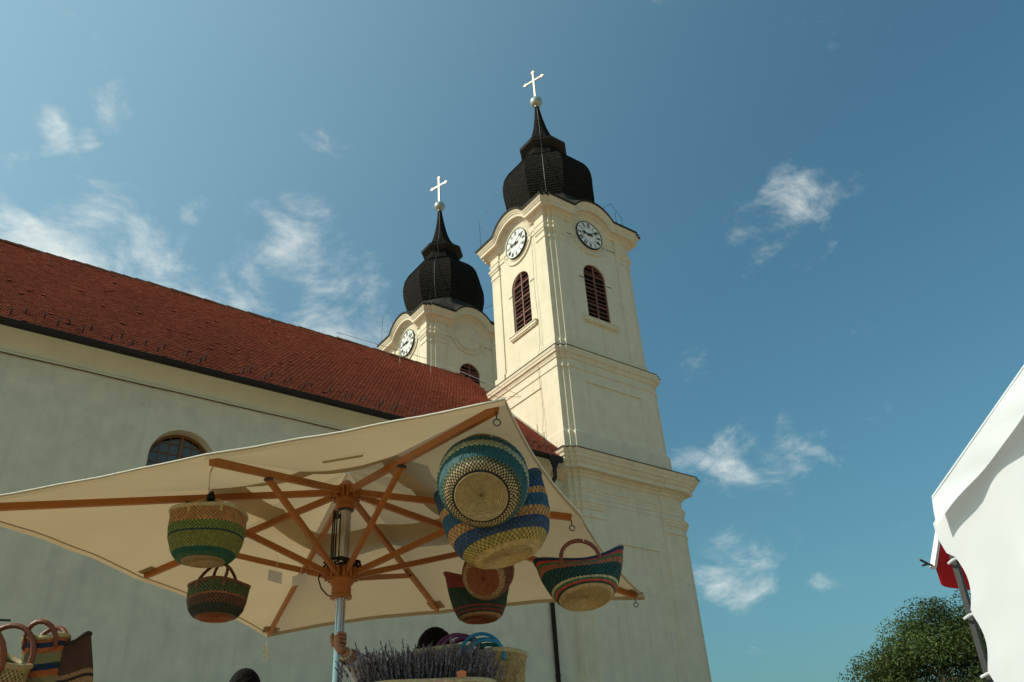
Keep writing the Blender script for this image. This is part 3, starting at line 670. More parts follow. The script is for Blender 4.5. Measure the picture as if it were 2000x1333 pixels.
# ------------------------------------------------------------------ market umbrella
PX, PY = 1.931, 4.133
HUB = Vector((PX, PY, 1.80))
EDGE = [('c', (.079, 4.424, 1.493)), ('m', (.899, 3.323, 1.483)), ('c', (1.679, 2.240, 1.451)), ('m', (2.733, 3.057, 1.438)),
        ('c', (3.887, 3.818, 1.334)), ('m', (3.044, 4.928, 1.422)), ('c', (2.251, 6.017, 1.431)), ('m', (1.132, 5.215, 1.505))]
EP = [Vector(p) for _, p in EDGE]
umb = empty('market_umbrella', (PX, PY, G), 'large square sand coloured canvas umbrella with teak ribs on a steel pole', 'umbrella')
def U(b, name, mat, parent=None, **k): return b.build(name, M[mat], parent or umb, **k)
APEX = Vector((PX, PY, 1.885))
def cloth(t, s, k, lift=0., sag=1.):        # t from the top to the hem, s across panel k
    a, c = EP[k]+Vector((0, 0, .016)), EP[(k+1) % 8]+Vector((0, 0, .016))
    pull = 1-.030*4*s*(1-s)*sag*t           # the hem curves in a little between the ribs
    e = a.lerp(c, s); p = APEX.lerp(e, t*pull*1.003)
    dz = -.050*4*s*(1-s)*t*(1-t)*2*sag + .012*math.sin(s*19+k*2.1)*math.sin(t*7+k)*s*(1-s)*t
    return p + Vector((0, 0, dz+lift))
def canopy(t0, t1, lift, nt, nsd, hem):
    b = MB()
    for k in range(8):
        g_ = [[cloth(t0+(t1-t0)*i/nt, j/nsd, k, lift) for j in range(nsd+1)] for i in range(nt+1)]
        V = [p for row in g_ for p in row]; n = nsd+1
        b.add(V, [(i*n+j, (i+1)*n+j, (i+1)*n+j+1, i*n+j+1) for i in range(nt) for j in range(nsd)])
        if hem:
            lo_ = [p+Vector((0, 0, -.022)) for p in g_[-1]]
            b.add(g_[-1]+lo_, [(j, n+j, n+j+1, j+1) for j in range(nsd)])
    return b
cn = U(canopy(.30, 1., 0, 14, 12, True), 'canopy', 'canvas', smooth='auto')
U(canopy(.015, .43, .055, 8, 10, False), 'vent_cap', 'canvas', cn, smooth='auto')
b = MB(); b.tube([cloth(1., j/12, k)+Vector((0, 0, .004)) for k in range(8) for j in range(12)], .0042, 6, closed=True); U(b, 'sunlit_hem_edge', 'string', cn, smooth=True)  # pale tube added along the hem to imitate its sunlit canvas edge
# stitched pockets at the rib ends, a sewn patch
for k in (0, 4, 5, 6, 7):
    d = (HUB-EP[k]).normalized(); sd = d.cross(Vector((0, 0, 1))).normalized(); b = MB(); e = EP[k]+d*.035+Vector((0, 0, .015))
    P = [e+sd*.05, e-sd*.05, e-sd*.05+d*.09, e+sd*.05+d*.09]
    b.add(P+[p-Vector((0, 0, .004)) for p in P], [(0, 1, 2, 3), (7, 6, 5, 4), (0, 4, 5, 1), (1, 5, 6, 2), (2, 6, 7, 3), (3, 7, 4, 0)]); U(b, 'rib_pocket', 'canvas', cn)
p0 = cloth(.62, .35, 1); p1 = cloth(.62, .60, 1); b = MB(); dn = Vector((0, 0, -.008)); q0, q1 = cloth(.66, .35, 1), cloth(.66, .60, 1)
b.add([p0+dn, p1+dn, q1+dn, q0+dn], [(0, 1, 2, 3)]); U(b, 'sewn_patch', 'canvas', cn)
# ribs and struts
RUN = Vector((PX, PY, 1.33))
for k, (kind, _) in enumerate(EDGE):
    d = (EP[k]-HUB); dn_ = Vector((d.x, d.y, 0)).normalized()
    a = HUB+dn_*.055; e = HUB.lerp(EP[k], .965)-Vector((0, 0, .003))
    b = MB(); b.bar(a, e, .023, .034); rib = U(b, 'rib', 'wood')
    f = .45 if kind == 'c' else .62
    j = HUB.lerp(EP[k], f)-Vector((0, 0, .022)); b = MB(); s0 = RUN+dn_*.06; b.bar(s0, j, .020, .030); U(b, 'strut', 'wood')
    b = MB(); sd = dn_.cross(Vector((0, 0, 1))); b.tube([j-sd*.022, j+sd*.022], .008, 8); b.build('bolt', M['steel'], rib)
    b = MB(); b.tube([a-sd*.02+dn_*.012, a+sd*.02+dn_*.012], .010, 8); b.build('bolt', M['chrome'], rib)
# hubs turned from wood
b = MB(); b.lathe((PX, PY, 0), [(.045, 1.70), (.052, 1.705), (.052, 1.72), (.046, 1.725), (.046, 1.735), (.056, 1.74), (.060, 1.755), (.060, 1.835), (.045, 1.85), (.02, 1.875)], 20); hubo = U(b, 'top_hub', 'wood', smooth='auto')
for k in range(8):
    d = (EP[k]-HUB); dn_ = Vector((d.x, d.y, 0)).normalized(); sd = dn_.cross(Vector((0, 0, 1))); c_ = Vector((PX, PY, 1.795))
    b = MB()
    for s in (-1, 1): b.bar(c_+dn_*.05+sd*s*.02, c_+dn_*.085+sd*s*.02, .012, .06)
    b.build('rib_socket', M['wood'], hubo)
b = MB(); b.lathe((PX, PY, 0), [(.046, 1.205), (.058, 1.207), (.058, 1.222), (.052, 1.226), (.052, 1.275), (.062, 1.285), (.066, 1.30), (.066, 1.362), (.05, 1.372), (.046, 1.372)], 20); run = U(b, 'runner', 'wood', smooth='auto')
for k in range(8):
    d = (EP[k]-HUB); dn_ = Vector((d.x, d.y, 0)).normalized(); sd = dn_.cross(Vector((0, 0, 1))); c_ = Vector((PX, PY, 1.335)); b = MB()
    for s in (-1, 1): b.bar(c_+dn_*.056+sd*s*.019, c_+dn_*.092+sd*s*.019, .011, .055)
    b.build('strut_socket', M['wood'], run)
b = MB(); b.lathe((PX, PY, 0), [(.034, 1.20), (.034, 1.71)], 24); U(b, 'upper_pole', 'chrome', smooth='auto')
b = MB(); b.lathe((PX, PY, 0), [(.0265, G+.05), (.0265, 1.24)], 24); U(b, 'lower_pole', 'chrome', smooth='auto')
b = MB(); b.lathe((PX, PY, 0), [(.032, 1.695), (.047, 1.696), (.047, 1.706), (.032, 1.707)], 24); U(b, 'pole_collar', 'steel')
b = MB(); b.lathe((PX, PY, G), [(.30, 0), (.30, .05), (.06, .07), (.05, .4), (.03, .42)], 24); U(b, 'base_plate', 'steel')
# lifting ropes, the coil round the runner and a hanging loop
lt = (-RT*.5-FW*.2); lt = Vector((lt.x, lt.y, 0)).normalized()
for i, off in enumerate((.040, .050, .058)):
    b = MB(); a = Vector((PX, PY, 0))+lt*off-Vector((FW.x, FW.y, 0)).normalized()*(.012+.006*i); b.tube([a+Vector((0, 0, 1.69)), a+lt*.002+Vector((0, 0, 1.5)), a+Vector((0, 0, 1.365))], .004, 6); U(b, 'lifting_rope', 'cord')
b = MB(); c_ = Vector((PX, PY, 1.66))+lt*.044-Vector((FW.x, FW.y, 0)).normalized()*.014; b.lathe(c_, [(.004, -.008), (.018, -.008), (.018, .008), (.004, .008)], 14, ax=(FW.x, FW.y, 0)); U(b, 'pulley', 'steel')
pts = []
for i in range(150):
    t = i/150*2*math.pi*5; rr = .088+.012*math.sin(i*.7)+.006*math.sin(i*2.3); pts.append((PX+rr*math.cos(t), PY+rr*math.sin(t), 1.372+.016*math.sin(i*.37)+.004*(i/30)))
b = MB(); b.tube(pts, .0055, 6); U(b, 'rope_coil', 'cord', smooth=True)
pts = [Vector((PX, PY, 1.35))+lt*.09 + lt*.035*math.sin(t) + Vector((0, 0, -.13*(1-math.cos(t))/1.)) *.5 - lt*.06*(1-math.cos(t))*.5 for t in np.linspace(0, math.pi, 12)]
b = MB(); b.tube([Vector((PX, PY, 1.37))+lt*.105, Vector((PX, PY, 1.31))+lt*.125, Vector((PX, PY, 1.26))+lt*.108, Vector((PX, PY, 1.225))+lt*.075, Vector((PX, PY, 1.21))+lt*.04, Vector((PX, PY, 1.24))+lt*.05], .004, 6); U(b, 'rope_loop', 'cord')
# hooks at the hem
def ringhook(p, r=.014):
    b = MB(); p = Vector(p); b.tube([p+Vector((0, 0, .03)), p+Vector((0, 0, .0))], .003, 5)
    b.tube([p+Vector((0, 0, -r))+RT*r*math.cos(t)+Vector((0, 0, r*math.sin(t))) for t in np.linspace(0, 2*math.pi, 14)[:-1]], .003, 5, closed=True); return U(b, 'hem_hook', 'steel')
for k in (2, 3, 4): ringhook(EP[k].lerp(HUB, .035)-Vector((0, 0, .045)))
# paper price tags tied to a strut
SG = 'price tags hanging from the umbrella struts'
for i, (px, w, h) in enumerate((((1.62, 4.30, 1.372), .075, .060), ((1.742, 4.262, 1.338), .075, .055))):
    c = Vector(px); b = MB(); tl_ = .02*(i*2-1)
    P = [c-RT*w/2, c+RT*w/2+Vector((0, 0, tl_)), c+RT*w/2+Vector((0, 0, tl_-h)), c-RT*w/2-Vector((0, 0, h))]; nn = Vector((FW.x, FW.y, 0)).normalized()*.0015
    b.add(P+[p+nn for p in P], [(0, 1, 2, 3), (7, 6, 5, 4), (0, 4, 5, 1), (1, 5, 6, 2), (2, 6, 7, 3), (3, 7, 4, 0)])
    b.tube([c+Vector((0, 0, -.005)), c+Vector((.01, 0, .05)), c+Vector((0, .01, .075))], .0015, 4)
    tag(b.build('price_tag', M['paper'], None, loc=tuple(c)), ('small blank white paper tag hanging clear of the pole on its own thread', 'small blank white paper tag beside the black rope coil')[i], 'tag', SG)
# ------------------------------------------------------------------ baskets
STR = dict(nat=(.41, .31, .145), teal=(.018, .075, .082), cream=(.45, .40, .25), blue=(.028, .07, .14), yellow=(.43, .27, .075), dkred=(.20, .035, .03), red=(.42, .05, .035), green=(.04, .13, .05), olive=(.12, .13, .04), dark=(.035, .022, .018), black=(.012, .012, .014), lime=(.21, .24, .055), brown=(.16, .065, .03), dteal=(.012, .085, .065), orange=(.45, .12, .03), pink=(.55, .04, .09), dgreen=(.018, .045, .026), rust=(.30, .10, .04), dblue=(.02, .035, .07))
def basis(ax, spin):
    z = Vector(ax).normalized(); x = RT-z*RT.dot(z); x.normalize(); y = z.cross(x)
    return (x*math.cos(spin)+y*math.sin(spin)), (y*math.cos(spin)-x*math.sin(spin)), z
def basket(name, label, pos, ax, prof, stripes, spin=0., squash=1., wing=0., ncell=64, rim='nat', rim_r=.008, rimmat=None, handles=(), cat='basket', group=None, seed=0, base_col='nat', amp=.0022, parent_tag=True):
    """pos: centre of the base; prof: (radius, height) from the base up; stripes: (end 0..1, colour a, colour b or None)"""
    rg = np.random.default_rng(seed+11); X, Y, Z = basis(ax, spin); pos = Vector(pos)
    root = empty(name, tuple(pos), label, cat, group)
    P = np.array(prof, float); t = np.r_[0, np.cumsum(np.linalg.norm(np.diff(P, axis=0), axis=1))]; L = t[-1]; t /= L
    tt = np.linspace(0, 1, 60); rr = np.interp(tt, t, P[:, 0]); zz = np.interp(tt, t, P[:, 1])
    for _ in range(6):
        rr[1:-1] = (rr[:-2]+2*rr[1:-1]+rr[2:])/4; zz[1:-1] = (zz[:-2]+2*zz[1:-1]+zz[2:])/4
    rmax = max(P[:, 0]); cell = 2*math.pi*rmax/ncell; ncell = int(ncell*1.35); cell /= 1.35; nrow = max(10, int(L/cell*1.1))
    def pt(v, th, off=0.):
        r = np.interp(v, tt, rr)*(1+v*(.022*math.sin(2*th+seed)+.014*math.sin(3*th+2.3*seed+3*v)+.008*math.sin(7*th+seed*5+9*v))); z = np.interp(v, tt, zz)+v*.006*math.sin(3*th+seed*1.7); sq = 1+(squash-1)*v**1.5
        x = (r*(1+(1-sq)*.35)+off)*math.cos(th); y = (r*sq+off)*math.sin(th)
        z = z + wing*v**2*math.cos(th)**2
        return pos + X*x + Y*y + Z*z
    b = MB(); nu, nv = ncell*2, nrow*2
    V = [pt(j/nv, 2*math.pi*i/nu, amp*(math.sin(math.pi*i/2)**2*1.6*(.35+.65*(j % 2))-.6) + rg.normal(0, amp*.22)) for j in range(nv+1) for i in range(nu)]
    F = []; C = []
    jit = rg.uniform(.78, 1.18, (nrow+1, ncell+1))
    for j in range(nv):
        v = (j//2+.5)/nrow; st = next((s for s in stripes if v <= s[0]), stripes[-1])
        for i in range(nu):
            ci = i//2 % ncell
            c = STR[st[1]] if (len(st) < 3 or st[2] is None or (ci+(j//2)) % 2 == 0) else STR[st[2]]
            q = jit[j//2, ci]; F.append((j*nu+i, j*nu+(i+1) % nu, (j+1)*nu+(i+1) % nu, (j+1)*nu+i)); C.append((c[0]*q, c[1]*q, c[2]*q))
    b.v = [tuple(p) for p in V]; b.f = F; b.c = C
    # inner wall
    m = 40; n0 = 14; V2 = [pt(1-.97*j/n0, 2*math.pi*i/m, -.007) for j in range(n0+1) for i in range(m)]
    b.add(V2, [(j*m+i, j*m+(i+1) % m, (j+1)*m+(i+1) % m, (j+1)*m+i) for j in range(n0) for i in range(m)], tuple(x*.9 for x in STR[stripes[-1][1]]))
    b.build('body', M['weave'], root, smooth='auto', colors=True)
    # spiral base
    r0 = P[0, 0]; rings_ = 14; m = 96; b = MB(); V = []; C = []
    for j in range(rings_*2+1):
        r = r0*(j/(rings_*2)); d = .004*math.sin(math.pi*(j/2))**2
        for i in range(m):
            th = 2*math.pi*i/m; V.append(pos + X*(r*math.cos(th)) + Y*(r*math.sin(th)) - Z*(d*(.6+.4*(i % 2))+.012*(1-(r/r0)**2)*-1.+.001))
    for j in range(rings_*2):
        for i in range(m):
            q = rg.uniform(.8, 1.15)*(.75 if (j % 2) else 1.); C.append(tuple(x*q for x in STR[base_col]))
    b.v = [tuple(p) for p in V]; b.f = [(j*m+i, (j+1)*m+i, (j+1)*m+(i+1) % m, j*m+(i+1) % m) for j in range(rings_*2) for i in range(m)]; b.c = C
    b.build('base', M['weave'], root, smooth='auto', colors=True)
    # rolled rim, wound
    b = MB(); m = 120; pts = [pt(1, 2*math.pi*i/m) for i in range(m)]
    b.tube(pts, [rim_r*(1+.16*math.sin(i*math.pi)) if True else rim_r for i in range(m)], 8, closed=True)
    n = 8; 
    for k in range(len(b.v)): pass
    b.c = [tuple(x*rg.uniform(.75, 1.15) for x in STR[rim]) for _ in b.f]
    b.build('rim', rimmat and M[rimmat] or M['weave'], root, colors=True)
    for h in handles:       # (angle 0, angle 1, height, radius, material or colour, lean)
        a0, a1, hh, hr, hm, ln = h
        A, B = pt(.97, a0), pt(.97, a1); mid = (A+B)/2; out = (mid-pos-Z*(mid-pos).dot(Z)); b = MB()
        pts = [A.lerp(B, .5-.5*math.cos(s)) + Z*(hh*math.sin(s)) + (out.normalized() if out.length > .01 else Y)*ln*math.sin(s) for s in np.linspace(0, math.pi, 22)]
        pts = [A-Z*.03]+pts+[B-Z*.03]
        b.tube(pts, [hr*(1+.06*math.sin(i*2.7)) for i in range(len(pts))], 8)
        if hm in M: b.build('handle', M[hm], root, smooth=True)
        else: b.c = [STR[hm]]*len(b.f); b.build('handle', M['weave'], root, smooth=True, colors=True)
    return root, pt
def string(pts, label, r=.0022, mat='string', name='hanging_string', grp='strings the baskets hang from'):
    b = MB(); b.tube(pts, r, 5); return tag(b.build(name, M[mat], None, loc=tuple(pts[-1])), label, 'string', grp)
HB = 'woven baskets hung from the umbrella'
Zv = Vector((0, 0, 1))
# big teal and cream basket under the near corner, its base turned to the camera
axc = (.447, .50, .74)
basket('woven_basket', 'big round basket with teal and cream bands showing its wide straw base', (1.735, 2.50, 1.18), axc,
       [(.105, 0), (.134, .012), (.166, .05), (.183, .11), (.181, .18), (.163, .24), (.147, .265)],
       [(.04, 'black'), (.14, 'black', 'nat'), (.22, 'black', 'olive'), (.42, 'teal'), (.58, 'cream', 'olive'), (.76, 'teal'), (.86, 'dark', 'nat'), (1, 'nat', 'olive')], ncell=84, group=HB, seed=1,
       handles=((.5, 2.4, .10, .009, 'leather', 0),))
string([EP[2]+Vector((.02, .03, -.02)), Vector((1.75, 2.42, 1.43)), Vector((1.80, 2.55, 1.40))], 'thin string from the umbrella corner above the teal and cream basket')
# blue and yellow shopper
basket('woven_basket', 'blue and yellow banded shopper basket partly behind the teal basket', (2.0, 2.70, 1.035), tuple(Vector((.03, .05, 1))-RT*.22),
       [(.105, 0), (.145, .012), (.190, .06), (.212, .13), (.215, .20), (.210, .27)],
       [(.10, 'nat'), (.13, 'black'), (.28, 'yellow', 'olive'), (.42, 'blue', 'dblue'), (.57, 'yellow', 'rust'), (.70, 'blue', 'teal'), (.80, 'yellow', 'rust'), (.90, 'dblue', 'blue'), (.92, 'red'), (1, 'dblue', 'teal')], squash=.72, wing=.065, ncell=72, spin=.1, group=HB, seed=2,
       rim='dblue', handles=((1.1, 2.1, .12, .009, 'leather', 0), (4.2, 5.2, .12, .009, 'leather', 0)), amp=.003)
string([EP[3].lerp(HUB, .42)-Zv*.02, Vector((2.02, 2.76, 1.47)), Vector((1.99, 2.72, 1.42))], 'thin string holding up the blue and yellow shopper')
# small brown basket and the dark winged one behind
basket('woven_basket', 'small brown speckled basket with its round tan base facing down', (2.42, 3.50, 1.205), (.66, .50, .50),
       [(.088, 0), (.108, .01), (.128, .05), (.134, .10), (.125, .16)], [(.2, 'brown', 'nat'), (.5, 'dark', 'rust'), (.8, 'dkred', 'brown'), (1, 'rust', 'dark')], ncell=64, group=HB, seed=3, base_col='rust', handles=((.5, 2.6, .08, .007, 'leather', 0),))
string([EP[5].lerp(EP[4], .45)*.0+Vector((2.73, 3.62, 1.60)), Vector((2.58, 3.62, 1.36))], 'thin string above the small brown speckled basket')
basket('woven_basket', 'dark green winged basket with red bands below the small brown basket', (2.60, 3.80, 1.085), (.0, .02, 1),
       [(.098, 0), (.118, .01), (.142, .06), (.158, .13), (.166, .19)], [(.08, 'rust', 'nat'), (.14, 'dgreen'), (.20, 'dkred'), (.24, 'dgreen'), (.30, 'dkred'), (.66, 'dgreen'), (.71, 'dkred'), (.75, 'dgreen'), (1, 'dkred')], squash=.62, wing=.07, ncell=64, spin=.15, group=HB, seed=4, rim='dkred', base_col='rust', handles=((1.1, 2.05, .1, .008, 'leather', 0), (4.25, 5.2, .1, .008, 'leather', 0)))
string([Vector((2.76, 3.95, 1.62)), Vector((2.62, 3.82, 1.375))], 'thin string above the dark green winged basket')
# winged basket with red bands and a leather handle
basket('woven_basket', 'winged basket with pink, green and red bands and an arched leather handle', (2.82, 3.165, 1.062), tuple(Vector((.20, .14, .90))-RT*.15),
       [(.122, 0), (.138, .006), (.150, .02), (.176, .06), (.200, .12), (.208, .165)],
       [(.10, 'nat'), (.16, 'dgreen'), (.24, 'red'), (.29, 'green'), (.33, 'nat', 'cream'), (.70, 'dteal', 'black'), (.80, 'rust'), (.86, 'green'), (.96, 'red'), (1, 'dblue')], squash=.55, wing=.085, ncell=80, spin=-.06, group=HB, seed=5, rim='dblue', rim_r=.006,
       handles=((4.30, 5.12, .10, .011, 'leather', .0), (1.2, 1.95, .09, .011, 'leather', 0)))
string([EP[3].lerp(HUB, .035)-Zv*.07, Vector((2.745, 3.05, 1.39)), Vector((2.76, 3.08, 1.325))], 'thin white string above the pink, green and red winged basket')
# deep round basket, green over brown, and the small dark one hung beneath it
_, pa = basket('woven_basket', 'deep green and brown speckled round basket with cream rim', (1.183, 4.133, 1.310), (.0, .0, 1),
       [(.104, 0), (.130, .006), (.158, .04), (.178, .10), (.185, .163), (.182, .235)],
       [(.12, 'dteal', 'green'), (.24, 'dteal'), (.52, 'olive', 'lime'), (.55, 'dblue'), (.70, 'lime', 'green'), (1, 'rust', 'nat')], ncell=92, group=HB, seed=6, rim='cream', rim_r=.011, spin=.2,
       handles=((1.15, math.pi-1.15, .085, .010, 'straw', -.15), (-1.15, -math.pi+1.15, .085, .010, 'straw', -.15)))
kn = Vector((1.168, 4.10, 1.635)); 
string([EP[1].lerp(HUB, .05)-Zv*.02, Vector((.96, 3.45, 1.56)), Vector((1.08, 3.85, 1.60)), kn+Vector((-.02, -.02, .02)), kn], 'white string looped over the rib above the green and brown basket', r=.003)
b = MB(); b.lathe(kn-Zv*.03, [(.008, 0), (.020, .012), (.022, .03), (.012, .055)], 10); tag(b.build('cloth_knot', M['cord'], None, loc=tuple(kn)), 'dark knot gathering the handles of the green basket', 'knot')
basket('woven_basket', 'small dark striped round basket hanging under the green basket', (1.32, 4.274, 1.080), (.0, .0, 1),
       [(.084, 0), (.106, .006), (.129, .035), (.142, .085), (.144, .134), (.144, .158)],
       [(.10, 'dark', 'rust'), (.36, 'dgreen', 'dark'), (.39, 'rust'), (.64, 'dark', 'brown'), (.67, 'rust'), (1, 'dgreen', 'olive')], ncell=70, group=HB, seed=7, rim='brown', rim_r=.008, base_col='rust',
       handles=((1.1, math.pi-1.1, .125, .008, 'leather', -.12), (-1.1, -math.pi+1.1, .125, .008, 'leather', -.12)))
string([Vector((1.30, 4.20, 1.315)), Vector((1.318, 4.265, 1.345))], 'short string between the green basket and the small dark basket')
string([EP[6]-Zv*.02, EP[6]-Zv*.07], 'thread at the far umbrella corner holding a charm', .0012)
b = MB()
for i, (zz, r) in enumerate(((-.085, .014), (-.115, .02), (-.15, .016))): b.tube([EP[6]+Zv*zz+RT*r*math.cos(t)+Zv*r*math.sin(t) for t in np.linspace(0, 2*math.pi, 13)[:-1]], .003, 5, closed=True)
tag(b.build('hanging_charm', M['straw'], None, loc=tuple(EP[6]-Zv*.15)), 'small straw charm of rings dangling from the far umbrella corner', 'charm')
# ------------------------------------------------------------------ stall, lavender and the baskets set out
def table(name, label, x0, y0, x1, y1, ztop):
    r = empty(name, ((x0+x1)/2, (y0+y1)/2, G), label, 'table', 'stall tables')
    b = MB(); b.box((x0, y0, ztop-.04), (x1, y1, ztop)); b.build('table_top', M['wood'], r)
    for x in (x0+.05, x1-.05):
        for y in (y0+.05, y1-.05): b = MB(); b.box((x-.025, y-.025, G), (x+.025, y+.025, ztop-.04)); b.build('leg', M['wood'], r)
table('stall_table', 'wooden stall table under the lavender basket', 1.85, 3.35, 3.0, 4.2, .36)
table('stall_table', 'wooden stall table under the baskets with leather handles', -.2, 3.95, 1.0, 4.7, .36)
SB = 'straw baskets on the stall'
basket('straw_basket', 'wide straw basket brim full of dried lavender', (2.20, 3.70, .362), (0, 0, 1), [(.16, 0), (.21, .02), (.27, .14), (.305, .28), (.31, .335)], [(1, 'cream', 'nat')], ncell=110, group=SB, seed=20, rim='cream', rim_r=.012, base_col='cream', squash=.8)
_, ps1 = basket('straw_basket', 'tall straw basket with purple handles beside the dark haired head', (2.47, 3.97, .362), (.0, .0, 1), [(.10, 0), (.13, .02), (.15, .2), (.15, .45), (.16, .57)], [(1, 'cream', 'nat')], ncell=84, group=SB, seed=21, rim='cream', rim_r=.013, base_col='cream', amp=.005)
_, ps2 = basket('straw_basket', 'ridged straw basket with bright blue handles at the end of the lavender', (2.69, 3.80, .362), (.0, .0, 1), [(.10, 0), (.13, .02), (.145, .2), (.145, .42), (.165, .535)], [(1, 'cream', 'nat')], ncell=84, group=SB, seed=22, rim='cream', rim_r=.013, base_col='cream', amp=.005)
STRH = dict(purple=material('purple_handle', (.17, .045, .16), .5, .1, 20), blue=material('blue_handle', (.02, .24, .48), .45, .1, 20), teal=material('teal_handle', (.01, .12, .11), .5, .1, 20))
def hoop(root, c, w, h, r, mat, tilt=0., yaw=0.):
    d = Vector((RT.x, RT.y, 0)).normalized(); d = Matrix.Rotation(yaw, 3, 'Z') @ d; nrm = d.cross(Zv); c = Vector(c); b = MB()
    pts = [c + d*(-w*math.cos(s)) + Zv*(h*math.sin(s)) + nrm*tilt*math.sin(s) for s in np.linspace(-.15, math.pi+.15, 22)]
    b.tube(pts, r, 8); b.build('handle', STRH[mat], root, smooth=True)
ro1 = [o for o in COL.objects if o.get('label', '').startswith('tall straw')][0]; ro2 = [o for o in COL.objects if o.get('label', '').startswith('ridged straw')][0]
for i, (w, h, t, y) in enumerate(((.105, .105, -.02, .1), (.095, .095, .015, .0), (.10, .085, -.05, -.15), (.085, .08, .03, .2))): hoop(ro1, (2.485+.012*i, 3.86-.01*i, .895), w*1.15, h*1.12, .0095, 'purple', t, y)
for i, (w, h, t, y, m_) in enumerate(((.10, .11, .0, .05, 'blue'), (.09, .09, -.03, -.05, 'blue'), (.085, .075, .03, .15, 'blue'), (.07, .06, -.01, .1, 'teal'))): hoop(ro2, (2.545+.008*i, 3.72-.01*i, .865), w*1.15, h*1.12, .0095, m_, t, y)
# dried lavender
def lavender():
    b = MB(); lr = random.Random(3)
    gree, pur = (.17, .155, .12), (.165, .145, .19)
    for i in range(950):
        a = lr.uniform(0, 2*math.pi); rr = math.sqrt(lr.random()); bx_ = 2.185+RT.x*.26*rr*math.cos(a)+FW.x*.12*rr*math.sin(a); by_ = 3.71+RT.y*.26*rr*math.cos(a)+FW.y*.12*rr*math.sin(a)
        base = Vector((bx_, by_, .58)); out = Vector((RT.x, RT.y, 0))*(rr*math.cos(a)); H = lr.uniform(.17, .285)*(1.05 if lr.random() < .9 else 1.22)
        tip = base+Vector((0, 0, H))+out*lr.uniform(.0, .16)+Vector((lr.uniform(-.055, .055), lr.uniform(-.055, .055), 0)); mid = base.lerp(tip, .5)+Vector((lr.uniform(-.01, .01), lr.uniform(-.01, .01), 0))
        b.tube([base, mid, tip], .0011, 3, col=gree, cap=False)
        d = (tip-mid).normalized(); L = lr.uniform(.04, .07)
        for k in range(11):
            s = k/10; c = tip-d*(L*(1-s)) + Vector((lr.uniform(-1, 1), lr.uniform(-1, 1), lr.uniform(-1, 1)))*.003; r = (.0062-.0030*s)*lr.uniform(.8, 1.25)
            if 2 < k < 4 and lr.random() < .6: continue
            q = lr.uniform(.55, 1.45); col = (pur[0]*q, pur[1]*q, pur[2]*q)
            b.add([c+Vector((r, 0, 0)), c+Vector((-r, 0, 0)), c+Vector((0, r, 0)), c+Vector((0, -r, 0)), c+Vector((0, 0, r*1.5)), c-Vector((0, 0, r*1.2))],
                  [(0, 2, 4), (2, 1, 4), (1, 3, 4), (3, 0, 4), (2, 0, 5), (1, 2, 5), (3, 1, 5), (0, 3, 5)], col)
    return b
lr_ = empty('lavender_bunch', (2.20, 3.70, .6), 'mass of dried purple lavender standing in the straw basket', 'lavender')
M['lav'] = material('dried_lavender', (1, 1, 1), .9, .15, 30, attr=True)
tag(lavender().build('stems', M['lav'], lr_, colors=True), kind='stuff')
b = MB(); b.add([(2.19, 3.40, .70), (2.225, 3.385, .70), (2.228, 3.384, .725), (2.205, 3.40, .732), (2.188, 3.405, .722)], [(0, 1, 2, 3, 4)]); b.add([(p[0]+.002, p[1]+.006, p[2]) for p in b.v], [(4, 3, 2, 1, 0)])
tag(b.build('paper_sticker', material('orange_paper', (.6, .2, .08), .7, .05), None, loc=(2.2, 3.4, .70)), 'orange paper sticker on the front of the lavender basket rim', 'sticker')
# baskets with leather handles, left
LB_ = 'baskets with leather handles on the far stall table'
basket('market_basket', 'round straw basket with brown speckles lying tilted, leather handles up', (.33, 4.22, .63), (.25, -.30, .9), [(.09, 0), (.12, .01), (.16, .08), (.175, .15), (.165, .21)], [(.3, 'nat'), (.8, 'brown', 'nat'), (1, 'olive', 'nat')], ncell=72, group=LB_, seed=30, rim='nat', rim_r=.012,
       handles=((4.1, 5.6, .12, .012, 'leather', .06), (.9, 2.4, .13, .012, 'leather', 0)))
basket('market_basket', 'tall basket striped orange, blue and olive with leather handles', (.615, 4.23, .362), (-.05, .03, 1), [(.07, 0), (.075, .02), (.080, .25), (.080, .45), (.084, .555)], [(.45, 'olive', 'nat'), (.55, 'red'), (.63, 'dblue'), (.70, 'nat', 'olive'), (.75, 'orange'), (.80, 'dblue'), (.88, 'olive', 'nat'), (.92, 'orange'), (.96, 'dblue'), (1, 'orange')], ncell=64, group=LB_, seed=31, rim='nat', rim_r=.011, squash=.7,
       handles=((3.9, 5.5, .075, .011, 'leather', .03), (.8, 2.4, .085, .011, 'leather', .03)))
basket('market_basket', 'dark brown tote basket with tan bands, one pointed end up', (.765, 4.22, .362), (-.14, -.04, 1), [(.08, 0), (.085, .02), (.088, .2), (.080, .40), (.058, .545)], [(.50, 'dark', 'brown'), (.53, 'nat', 'rust'), (.57, 'dark'), (.61, 'nat', 'rust'), (.65, 'dark'), (.69, 'rust', 'nat'), (.72, 'dark'), (.75, 'nat', 'rust'), (1, 'dark', 'brown')], ncell=60, group=LB_, seed=32, rim='dark', squash=.5, wing=.035, spin=.1)
b = MB(); b.tube([(.05, 4.3, G), (.05, 4.3, 1.02)], .012, 8); b.tube([(-.6, 4.32, .955), (.42, 4.12, .955)], .005, 6)
tag(b.build('display_rail', M['iron'], None, loc=(.05, 4.3, G)), 'thin black display rail and post behind the leather handled baskets', 'rail')
